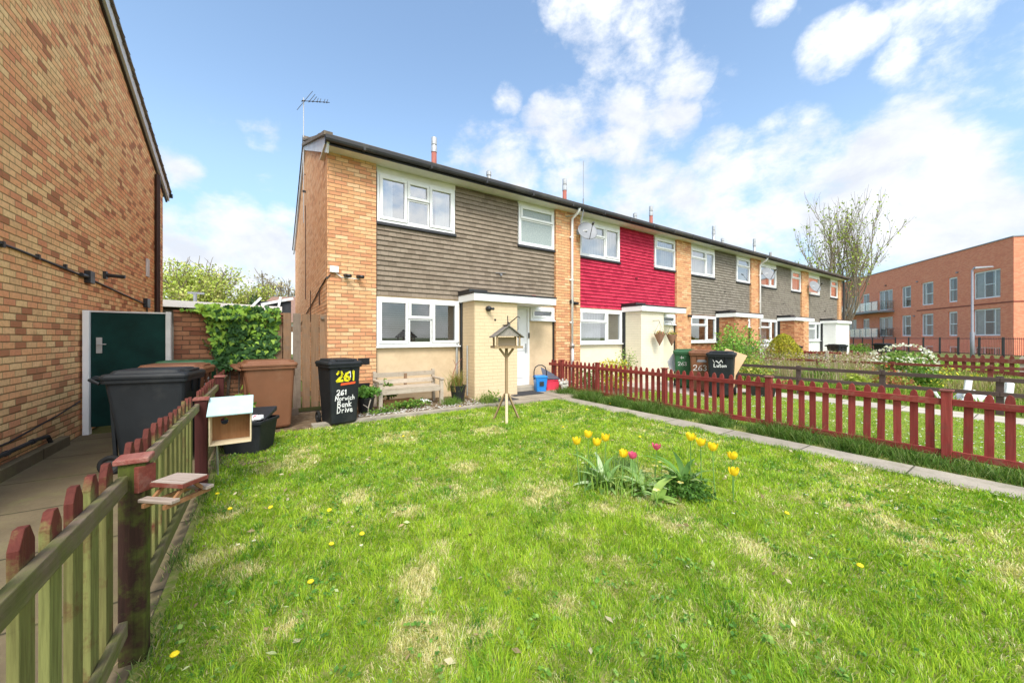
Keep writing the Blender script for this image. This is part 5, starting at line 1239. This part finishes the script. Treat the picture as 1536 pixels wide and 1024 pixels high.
n = 260; P = np.stack([rng.uniform(-.35, 5.35, n), rng.uniform(.3, 6.3, n), .03+.015*rng.random(n)], 1)
tag(leaves('dead_leaves', P, .03+.03*rng.random(n), pick([(.5, .36, .2), (.7, .62, .4), (.34, .26, .14), (.6, .66, .34)], n), M['leaf'], nrm=np.array([[0, 0, 2.]]), aspect=.5), 'dry leaf scraps scattered on the lawn', 'leaves', kind='stuff')
lawn('mown_grass', 6.32, 10.05, -.6, 6.1, 3500, .55, .25, 'short mown grass of the red house garden', near=6.5, wmul=1.7)
# longer dark grass along the right fence, behind left fence
def strip(name, label, x0, x1, y0, y1, n, h, pal, w=.006, lean=.95, clump=.5, parent=None):
    x = rng.uniform(x0, x1, n); y = rng.uniform(y0, y1, n); v = vnoise(x*0, y, 3.0, 12)*.6+vnoise(x, y, 8, 13)*.4
    k = rng.random(n) < np.clip((v-.25)*2, .08, 1); x, y, v = x[k], y[k], v[k]; n = len(x)
    hh = h*(.4+.6*rng.random(n))*(.12+v*1.5)
    return tag(blades(name, x, y, np.zeros(n), hh, w*(.7+.6*rng.random(n)), pick(pal, n, .15), hh*lean*rng.random(n)**.5, M['grass'], parent, curl=1.4), label, 'grass', kind='stuff')
DG = [(.07, .16, .025), (.1, .21, .03), (.15, .28, .05), (.24, .32, .1)]
strip('long_grass', 'long dark uncut grass along the foot of the red fence', 5.88, 6.3, -.4, 7.2, 26000, .27, DG)
strip('path_edge_grass', 'ragged grass edging the concrete path', 5.33, 5.47, -.2, 6.4, 6000, .075, [(.14, .28, .03), (.24, .38, .05)], .005)
strip('fence_foot_grass', 'tufts of grass at the foot of the algae green fence', -.5, -.38, .3, 6.2, 3500, .09, DG+[(.5, .42, .22)], .004)
# daisies in the neighbour lawn
n = 900; x = rng.uniform(6.4, 10, n); y = rng.uniform(-.5, 6, n); P = np.stack([x, y, .03+.01*rng.random(n)], 1)
tag(leaves('daisies', P, .03, pick([(.85, .85, .82)], n, .03), M['petal'], nrm=np.array([[0, 0, 3.]]), aspect=.9, tilt=.4), 'many white daisies dotted over the neighbour lawn', 'daisies', kind='stuff')

# ------------------------------------------------------------------ ivy
iv = thing('ivy', 'bright green ivy spilling over the brick garden wall', 'ivy', (0, 0, 0))
n = 2300; u = rng.random(n); v = rng.random(n)
X = -.95+1.15*u; Z = 1.92-1.35*v
low = .62+.35*vnoise(X, X*0, 3, 21)+np.where(X < -.62, (-.62-X)*5, 0)+np.where(X > .1, (X-.1)*4, 0)
k = (Z > low) | (Z > 1.78); X, Z = X[k], Z[k]; n = len(X)
Yv = 7.93-.1*rng.random(n)-.1*vnoise(X, Z, 4, 22)-.1*(Z > 1.7); Yv = np.where(Z > 1.85, 7.9+.3*rng.random(n)-.2, Yv)
def ivy_leaves(name, P, size, col, parent, nrm):
    n = len(P); N = rng.normal(size=(n, 3))*.42+nrm; N /= np.linalg.norm(N, axis=1, keepdims=True)
    up = np.array([[0, 0, -1.]])+rng.normal(size=(n, 3))*.35; T = up-N*(up*N).sum(1, keepdims=True); T /= np.linalg.norm(T, axis=1, keepdims=True); B = np.cross(N, T); s = size[:, None]
    sh = [(-.35, 0), (-.45, .3), (-.1, .5), (.05, .28), (.6, 0), (.05, -.28), (-.1, -.5), (-.45, -.3)]
    V = np.zeros((n, 9, 3)); V[:, 0] = P+N*s*.06
    for j, (a, b_) in enumerate(sh): V[:, j+1] = P+T*s*a+B*s*b_
    i = np.arange(n)[:, None]*9; tr = np.concatenate([i+np.array([[0, j+1, (j+1) % 8+1]]) for j in range(8)])
    return np_mesh(name, V.reshape(-1, 3), np.zeros((0, 4), int), tr, np.repeat(col, 9, 0), M['leaf'], parent)
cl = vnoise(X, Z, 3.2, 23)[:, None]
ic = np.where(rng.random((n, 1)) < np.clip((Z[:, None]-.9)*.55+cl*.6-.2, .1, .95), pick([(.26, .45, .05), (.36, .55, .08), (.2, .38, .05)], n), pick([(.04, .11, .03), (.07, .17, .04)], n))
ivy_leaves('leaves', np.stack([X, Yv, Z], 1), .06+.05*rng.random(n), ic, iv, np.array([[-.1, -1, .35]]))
m2 = 60; X2 = rng.uniform(-1.15, -.6, m2); Z2 = 1.85-.02*rng.random(m2); ivy_leaves('trailing_leaves', np.stack([X2, np.full(m2, 7.95), Z2], 1), np.full(m2, .06), pick([(.3, .5, .08)], m2), iv, np.array([[0, -.6, .8]]))
b = MB(); R = random.Random(3)
for k in range(14):
    x = R.uniform(-.7, .1); b.tube([(x+R.uniform(-.2, .2)*t, 7.975, .02+1.8*t) for t in (0, .3, .6, 1)], [.012, .01, .007, .005], 5)
for x0 in (-.85, -.72): b.tube([(x0, 7.98, 1.35), (x0+.1, 7.975, 1.15), (x0+.2, 7.97, .98)], .005, 5)
b.build('stems', M['barkdark'], iv)
m2 = 40; tt = rng.random(m2); X2 = -.85+.25*tt+rng.normal(0, .02, m2); Z2 = 1.35-.45*tt+rng.normal(0, .02, m2); ivy_leaves('sparse_leaves', np.stack([X2, np.full(m2, 7.96), Z2], 1), np.full(m2, .035), pick([(.2, .26, .06), (.12, .15, .05)], m2), iv, np.array([[0, -1, .2]]))
shrub('bedding_plant', 'bright leafy seedling between fence end and brown bin', 'plant', (-.28, 6.05, 0), (.17, .17, .4), 140, .1, [(.3, .48, .08), (.2, .38, .06)], .3, 3, 33)

# ------------------------------------------------------------------ neighbour garden plants
shrub('yellow_shrub', 'golden yellow leaved shrub behind the red fence', 'shrub', (7.75, 6.75, 0), (.55, .45, .42), 1900, .055, [(.6, .55, .05), (.7, .62, .1), (.4, .42, .06)], .4, 6, 41)
shrub('green_shrub', 'small pale green shrub left of the ivory porch block', 'shrub', (8.85, 7.2, 0), (.38, .3, .58), 500, .055, [(.26, .42, .08), (.18, .32, .06)], .2, 8, 42)
shrub('green_shrub', 'dark leaved low plants behind the near end of red fence', 'shrub', (6.95, 6.9, 0), (.35, .5, .3), 600, .06, [(.08, .17, .03), (.14, .26, .05)], .3, 5, 43)
shrub('large_shrub', 'airy green shrub growing before the grey tiled house window', 'shrub', (13.9, 6.6, 0), (1.35, .7, .92), 2600, .09, [(.22, .42, .07), (.32, .52, .1), (.16, .32, .05)], .25, 26, 44)
shrub('large_shrub', 'brownish leafed shrub in front of the third house brick porch', 'shrub', (15.6, 6.4, 0), (.8, .5, .8), 650, .07, [(.35, .33, .1), (.3, .4, .1), (.4, .25, .12)], .2, 22, 45)
shrub('low_shrub', 'leafy yellow green plants behind the three neighbour bins', 'shrub', (12.6, 5.5, 0), (1.1, .6, .4), 1500, .08, [(.36, .42, .08), (.5, .46, .12), (.22, .36, .07)], .2, 8, 46)
gc = thing('golden_conifer', 'rounded golden yellow conifer beyond the brown rail fence', 'conifer', (16.3, 5.95, 0))
n = 9000; v = rng.random(n); aa = rng.random(n)*2*pi; zz = v*1.52; prof = np.interp(v, [0, .12, .35, .6, .82, .95, 1], [.5, .62, .66, .56, .38, .19, .02]); q = prof*(.8+.22*rng.random(n))*(1+.1*(vnoise(aa*2, zz*3, 1.2, 31)-.5)*2)
P = np.stack([q*np.cos(aa), q*np.sin(aa), zz+.02], 1); nr = np.stack([np.cos(aa), np.sin(aa), np.full(n, .5)], 1)
leaves('foliage', P, .07, pick([(.5, .46, .03), (.38, .38, .04), (.2, .24, .03), (.6, .55, .06)], n, .2), M['leaf'], gc, nrm=nr, tilt=.9, aspect=.35)
b = MB(); b.tube([(0, 0, 0), (0, 0, .9)], [.07, .03], 8); b.build('trunk', M['barkdark'], gc)
# wild patches
def wild(name, label, x0, x1, y0, y1, n, h, pal, w, lean=.6, hv=.5):
    x = rng.uniform(x0, x1, n); y = rng.uniform(y0, y1, n); v = vnoise(x, y, 1.6, 51); hh = h*(1-hv+hv*rng.random(n))*(.5+.8*v)
    return tag(blades(name, x, y, np.zeros(n), hh, np.full(n, w), pick(pal, n, .2), hh*lean*rng.random(n), M['grass']), label, 'grass', kind='stuff')
wild('rough_grass', 'rough bright green grass beyond the brown rail fence', 11.0, 15.5, -2, 7.6, 16000, .22, [(.2, .38, .04), (.3, .45, .06), (.4, .42, .1), (.14, .28, .03)], .022)
wild('dry_stalks', 'dry brown seeding stalks in the overgrown garden', 13.6, 20, 3.2, 6.4, 5200, .95, [(.5, .38, .28), (.6, .47, .36), (.4, .3, .2), (.34, .42, .12), (.3, .4, .1)], .011, .6)
Ps = np.stack([rng.uniform(13.8, 20, 2600), rng.uniform(3.3, 6.3, 2600), .35+.5*rng.random(2600)**.7], 1); Ps = Ps[vnoise(Ps[:, 0], Ps[:, 1], 1.6, 51) > .42]
tag(leaves('seed_heads', Ps, .06, pick([(.55, .4, .33), (.62, .5, .42), (.42, .3, .22), (.36, .42, .14)], len(Ps)), M['leaf']), 'fluffy dry seed heads over the overgrown garden', 'seed heads', kind='stuff')
wild('rough_grass', 'dry mixed grass around the white garden chair', 13.3, 15.4, -1.5, 1.6, 5000, .42, [(.4, .33, .16), (.3, .38, .08), (.46, .4, .22)], .02)
wild('rough_grass', 'patchy grass and weeds before the far picket fence', 15.7, 20.2, -3, 3.6, 11000, .3, [(.3, .4, .08), (.22, .34, .05), (.45, .4, .15)], .03)
wild('rough_grass', 'far lawn grass behind the faded picket fence', 20.6, 30, -4, 7.6, 9000, .25, [(.26, .42, .06), (.34, .48, .08)], .05)
WL = ['red tinged weed clump nearest the brown rail fence', 'tall green weed clump in the middle of the overgrown garden', 'yellow green weed clump close behind the rail fence', 'dark green weed clump below the dry stalks', 'large leafed weed clump left of the white blossom shrub', 'reddish weed clump in front of the white blossom shrub', 'yellow green weed clump right of the golden conifer', 'small dark weed clump near the red and cream rail fence']
for k, (x, y) in enumerate(((11.8, 4.3), (14.2, 4.2), (12.2, 2.9), (15, 4.9), (15.8, 3.9), (14.1, 2.6), (16.2, 4.8), (15, 2.2))):
    shrub('weed_clump', WL[k],
          'plant', (x, y, 0), (random.uniform(.25, .5), random.uniform(.25, .5), random.uniform(.12, .3)), 350, .09, [[(.5, .16, .1), (.26, .36, .08)], [(.2, .4, .06), (.14, .3, .04)], [(.4, .46, .08), (.3, .4, .06)], [(.1, .22, .03), (.16, .3, .05)], [(.2, .4, .06), (.3, .46, .1)], [(.5, .2, .1), (.3, .36, .08)], [(.4, .46, .08), (.34, .44, .08)], [(.1, .22, .03), (.14, .26, .04)]][k], .2, 0, 60+k, group='weed clumps in the overgrown garden')
r = shrub('flowering_shrub', 'evergreen shrub covered in white blossom beyond the rail fence', 'shrub', (17.0, 2.9, 0), (.75, .75, .52), 2000, .09, [(.1, .22, .04), (.2, .34, .07), (.3, .42, .1)], .4, 6, 80)
P = blob_pts(1500, (0, 0, .56), (.8, .8, .56), .88, seed=81); P = P[P[:, 2] > .1]; P = P[vnoise(P[:, 0]*1.2, P[:, 2]*1.2, 4, 82) > .42]
leaves('blossom', P, .075, pick([(.85, .85, .78), (.8, .8, .66)], len(P), .05), M['petal'], r, aspect=.95)
shrub('red_flower_patch', 'patch of red and orange flowers beside the white blossom shrub', 'flowers', (15.2, 3.0, 0), (.6, .8, .3), 500, .06, [(.6, .12, .08), (.7, .35, .1), (.3, .4, .08), (.3, .4, .08)], .2, 0, 83)
shrub('yellow_flower_patch', 'patch of yellow flowers by the red and cream rail fence', 'flowers', (15.2, 1.8, 0), (.5, .6, .32), 420, .06, [(.8, .72, .08), (.3, .42, .08), (.3, .42, .08)], .2, 0, 84)

# tipped white garden chair
wc = thing('garden_chair', 'white plastic garden chair tipped over in the rough grass', 'chair', (12.1, .95, 0), radians(-58)); wc.scale = (.85, .85, .8)
b = MB(); b.hexa([(-.4, 0, .06), (.22, 0, .06), (.22, .4, .06), (-.4, .4, .06), (-.22, .0, .3), (.2, .0, .26), (.2, .4, .26), (-.22, .4, .3)]); b.build('seat', M['white'], wc, bevel=.03)
b = MB(); b.bar((-.25, .05, .22), (-.2, .05, .72), .13, .06); b.bar((-.2, .05, .25), (-.12, .0, .4), .16, .07); b.build('armrest', M['white'], wc, bevel=.02)
b = MB(); b.bar((.45, .1, .02), (.5, .1, .62), .13, .1); b.build('backrest', M['white'], wc, bevel=.02)
for p, q in (((-.5, 0, .0), (-.75, 0, .42)), ((-.55, .3, .0), (-.7, .35, .36))):
    b = MB(); b.bar(p, q, .06, .06); b.build('leg', M['white'], wc, bevel=.01)
p1_ = thing('pale_post', 'short pale post with a cap behind the white chair', 'post', (12.6, .3, 0)); b = MB(); b.box(-.05, .05, -.05, .05, 0, .62); b.build('shaft', M['palewood'], p1_, bevel=.004); b = MB(); b.box(-.07, .07, -.07, .07, .622, .65); b.build('cap', M['palewood'], p1_)

# ------------------------------------------------------------------ flats
ab = thing('apartment_building', 'three storey red brick block of flats with balconies', 'building', (17.03, -22.6, -2.3), radians(37))
T0, T1, TOP = 41.5, 76.0, 9.5+2.3
rows = [(.7, 2.87), (3.85, 6.2), (7.1, 9.5)]
cols = {'big': (42.66, 45.36), 'a': (47.14, 48.27), 'b': (50.2, 51.93), 'c': (53.54, 55.16)}
ops = []; wins = []
for (z0, z1) in rows:
    for k, (a, c) in cols.items(): ops.append((a, c, z0, z1)); wins.append((a, c, z0, z1, k))
for (z0, z1) in rows:
    for (a, c) in ((56.72, 59.49), (61.52, 63.08), (64.6, 67.2)):
        ops.append((a, c, z0-.05, z1)); wins.append((a, c, z0-.05, z1, 'door'))
b = MB(); split_wall(b, T0, T1, 0, TOP, -.35, 0, ops); b.build('wall', M['brick_flats'], ab)
b = MB(); b.box(T0, T0+.35, -16, -.352, 0, TOP); b.box(T0+.35, T1, -3.2, -3, 0, TOP-.2)
b.build('side_wall', M['brick_flats'], ab)
b = MB()
for z in (3.1, 6.3): b.box(T0+.36, T1, -3, -.36, z, z+.3)
b.build('floor_slab', M['room'], ab)
b = MB(); b.box(T0-.06, T1, -.4, .06, TOP+.001, TOP+.09); b.box(T0-.06, T0+.4, -16, -.402, TOP+.001, TOP+.09); b.build('coping', M['dish'], ab)
b = MB(); b.box(T0+.36, T1, -16, -.36, TOP-.25, TOP-.05); b.build('roof', M['lead'], ab)
b = MB(); b.box(T0-.02, 52.6, .001, .03, 6.55, 6.66); b.box(T0-.03, T0-.001, -16, .03, 6.55, 6.66); b.build('string_course', plain('dark_brick_band', (.28, .09, .06), .9), ab)
FB = [(0, .22, 0, 1, 0), (.22, .62, .5, 1, 0), (.22, .62, 0, .5, 0), (.62, 1, 0, 1, 0)]; FS = [(0, .72, .48, 1, 1), (0, .72, 0, .48, 0), (.72, 1, 0, 1, 0)]; FD = [(0, .33, 0, 1, 0), (.33, .66, 0, 1, 0), (.66, 1, 0, 1, 0)]; FS2 = [(0, 1, .48, 1, 1), (0, 1, 0, .48, 0)]
for (a, c, z0, z1, k) in wins:
    lights = {'big': FB, 'a': FS2, 'b': FS, 'c': FS, 'door': FD if c-a > 2 else FS2}[k]
    window(ab, a, c, z0, z1, -.12, lights, s=1, inner='curtain', fw=.09, sill=k != 'door', out=.02, glassm='glassflat')
for z in (3.7, 6.95):
    for (a, c) in ((56.4, 64.0), (64.4, 68.2)):
        bb = MB(); bb.box(a, c, .002, 1.6, z-.2, z); bal = bb.build('balcony', M['dish'], ab, bevel=.01)
        bb = MB(); bb.box(a+.02, c-.02, 1.56, 1.575, z+.05, z+1.1); bb.box(a+.02, a+.035, .02, 1.55, z+.05, z+1.1); bb.box(c-.035, c-.02, .02, 1.55, z+.05, z+1.1); bb.build('glass_guard', M['balc'], bal)
        bb = MB(); bb.bar((a, 1.58, z+1.12), (c, 1.58, z+1.12), .05, .04); bb.bar((a, 0, z+1.12), (a, 1.58, z+1.12), .05, .04)
        n_ = int((c-a)/1.2)
        for q in range(n_+1): xx = a+.03+(c-a-.06)*q/n_; bb.box(xx-.02, xx+.02, 1.578, 1.6, z, z+1.12)
        bb.build('guard_rail', M['dish'], bal)
for (tx, ty, z) in ((58.6, .8, 3.7), (57.2, .9, 3.7), (62.4, .8, 3.7)):
    q = MB(); q.box(tx-.3, tx+.3, ty-.3, ty+.25, z+.4, z+.48); q.box(tx-.3, tx+.3, ty-.3, ty-.22, z+.48, z+1.0)
    for sx in (-.27, .27):
        for sy in (-.27, .22): q.box(tx+sx-.03, tx+sx+.03, ty+sy-.03, ty+sy+.03, z+.002, z+.4)
        q.box(tx+sx-.03, tx+sx+.03, ty-.3, ty+.2, z+.6, z+.66)
    o = q.build('balcony_chair', M['furn']); tag(o, {58.6: 'dark chair by the doors on the first floor balcony', 57.2: 'dark chair at the near end of the first floor balcony', 62.4: 'dark chair at the far end of the first floor balcony'}[tx], 'chair')
    o.location = ab.location; o.rotation_euler = ab.rotation_euler
for (tx, z) in ((52.9, 6.0), (52.4, 9.7), (57.9, 10.0), (47, 9.8)):
    q = MB(); q.box(tx, tx+.16, .002, .12, z, z+.12); q.build('wall_vent', M['dish' if z < 9.9 else 'black'], ab)

# railings in front of the flats
rl = thing('iron_railing', 'black iron railing in front of the block of flats', 'railing', (.6018*24, -.7986*24, 0), radians(37))
for k in range(14):
    t = 34.0+k*1.95; b = MB(); b.box(t-.05, t+.05, -.05, .05, 0, 1.42); b.build('post', M['darkmetal'], rl)
b = MB(); b.box(34, 61, -.02, .02, 1.3, 1.34); b.box(34, 61, -.02, .02, .15, .19); b.build('rail', M['darkmetal'], rl)
b = MB(); t = 34.
while t < 61: b.box(t-.011, t+.011, -.011, .011, .05, 1.4); t += .13
tag(b.build('railing_bars', M['flue'], rl), kind='stuff')

# lamp post
lp = thing('street_lamp', 'grey street lamp column in front of the flats', 'street lamp', (33.3, 2.97, 0))
b = MB(); b.tube([(0, 0, 0), (0, 0, 1.7), (0, 0, 1.72), (0, 0, 5.2)], [.085, .085, .055, .045], 10); b.build('column', M['lampgrey'], lp, True)
b = MB(); b.tube([(0, 0, 5.2), (.0, -.05, 5.3), (.15, -.35, 5.34)], .04, 8); b.hexa([(-.1, -.1, 5.26), (.08, -.0, 5.26), (.45, -.65, 5.3), (.25, -.75, 5.3), (-.05, -.12, 5.38), (.05, -.03, 5.38), (.42, -.62, 5.36), (.28, -.7, 5.36)]); b.build('lantern', M['dish'], lp, bevel=.02)

# ------------------------------------------------------------------ trees
def tree(name, label, cat, loc, H, stems, spread, nleaf, lsize, pal, seed, trunk=.16, depth=4, up=.55, leafz=(0, 1), twig=.004, mat_='bark', group=None, base=.12, cloud=.35, crown=None):
    R = random.Random(seed); r = thing(name, label, cat, loc, 0, group)
    b = MB(); tips = []
    def grow(p, d, L, rad, dep):
        pts = [p]; q = p; dd = d.copy()
        for k in range(4):
            dd = (dd+Vector((R.gauss(0, .13), R.gauss(0, .13), up*.12))).normalized(); q = q+dd*L/4; pts.append(q)
        b.tube(pts, [rad*(1-.14*k) for k in range(5)], 6 if dep > 2 else 4, False)
        if dep <= (2 if up > .5 else 1): tips.extend(pts[2:])
        if dep == 0: return
        nb = 3 if dep > 1 else 3
        for k in range(nb):
            a = R.random()*6.28; ax = Vector((cos(a), sin(a), 0)); e = spread*R.uniform(.6, 1.2); nd = (dd+ax*e+Vector((0, 0, up*.3))).normalized()
            at = pts[R.choice((2, 3, 4))] if k else pts[4]
            grow(at, nd, L*R.uniform(.62, .82), max(twig, rad*.55), dep-1)
    h0 = H*base
    b.tube([(0, 0, -.1), (0, 0, h0)], [trunk*1.25, trunk], 10)
    for k in range(stems):
        a = 2.4*k+R.uniform(-.4, .4); q = (k+.3)/stems; d = Vector((cos(a)*spread*1.7*q, sin(a)*spread*1.7*q, 1)).normalized(); grow(Vector((0, 0, h0*R.uniform(.6, 1))), d, H*.36*(1-.5*q), trunk*(.7-.35*q), depth)
    zmax = sorted(t.z for t in tips)[int(len(tips)*.985)]; k = H/zmax
    b.v = [(x*k if z > h0 else x, y*k if z > h0 else y, z*k if z > h0 else z) for x, y, z in b.v]
    tr = b.build('trunk', M[mat_], r)
    T = np.array([t[:] for t in tips])*k; R2 = np.random.default_rng(seed); P = T[R2.integers(0, len(T), nleaf)]+R2.normal(0, cloud, (nleaf, 3))
    P = P[(P[:, 2] > H*leafz[0]) & (P[:, 2] < H*leafz[1])]
    cn = vnoise(P[:, 0]+P[:, 2]*.3, P[:, 1]+P[:, 2], .9, seed)[:, None]
    c = pick(pal, len(P), .22)*(.75+.5*cn)
    leaves('crown', P, lsize*(.6+.8*R2.random(len(P))), np.clip(c, 0, 1), M['leaf'], r, aspect=.75)
    return r
SG = [(.5, .6, .12), (.6, .66, .18), (.42, .52, .1), (.54, .5, .2)]
tree('deciduous_tree', 'tall sparse spring tree between terrace and flats', 'tree', (37.0, 9.75, 0), 12.4, 11, .21, 2200, .15, [(.36, .48, .06), (.46, .56, .1), (.28, .36, .07)], 8, trunk=.15, depth=4, up=.62, twig=.011, cloud=.14, base=.1)
tree('deciduous_tree', 'broad yellow green tree behind the outbuilding, leftmost of all', 'tree', (-6.3, 47, 0), 8.6, 6, .62, 7500, .22, SG, 15, trunk=.3, depth=4, up=.2, twig=.03, cloud=.45, base=.12)
tree('deciduous_tree', 'round pale green tree just left of the gap in the skyline', 'tree', (-5.0, 46, 0), 7.7, 6, .6, 5500, .22, SG, 16, trunk=.28, depth=4, up=.2, twig=.03, cloud=.45)
tree('deciduous_tree', 'small yellow green tree right of the gap in the skyline', 'tree', (-1.5, 48, 0), 7.2, 4, .5, 2600, .2, SG, 17, trunk=.2, depth=4, twig=.03, cloud=.4, base=.35)
tree('deciduous_tree', 'brownish thin crowned tree with bare trunk beyond the ivy', 'tree', (.5, 50, 0), 8.4, 4, .5, 1500, .2, [(.5, .36, .16), (.42, .34, .18), (.32, .36, .1)], 18, trunk=.22, depth=4, twig=.03, cloud=.4, base=.4)
tree('deciduous_tree', 'sparse grey brown tree next to the house gable edge', 'tree', (3.1, 50, 0), 8.0, 4, .5, 900, .18, [(.5, .46, .26), (.5, .42, .26)], 19, trunk=.22, depth=4, twig=.03, cloud=.4, base=.35)
shrub('dark_conifer', 'dark ivy clad evergreen trunk among the distant trees', 'tree', (-.9, 40, 0), (.75, .75, 2.55), 2600, .2, [(.05, .1, .04), (.08, .15, .05)], .5, 3, 91, stemm='barkdark')
shrub('dark_conifer', 'small dark evergreen above the distant roofs near gable', 'tree', (1.7, 44, 0), (.9, .9, 2.75), 1800, .22, [(.05, .11, .05), (.07, .14, .05)], .5, 3, 92, stemm='barkdark')
tag(shrub('low_hedge', 'x', 'hedge', (31.5, 7.4, 0), (1.2, .8, .5), 900, .12, GREENS, .3, 4, 95), 'small leafy bush at the foot of the sparse tree', 'bush')
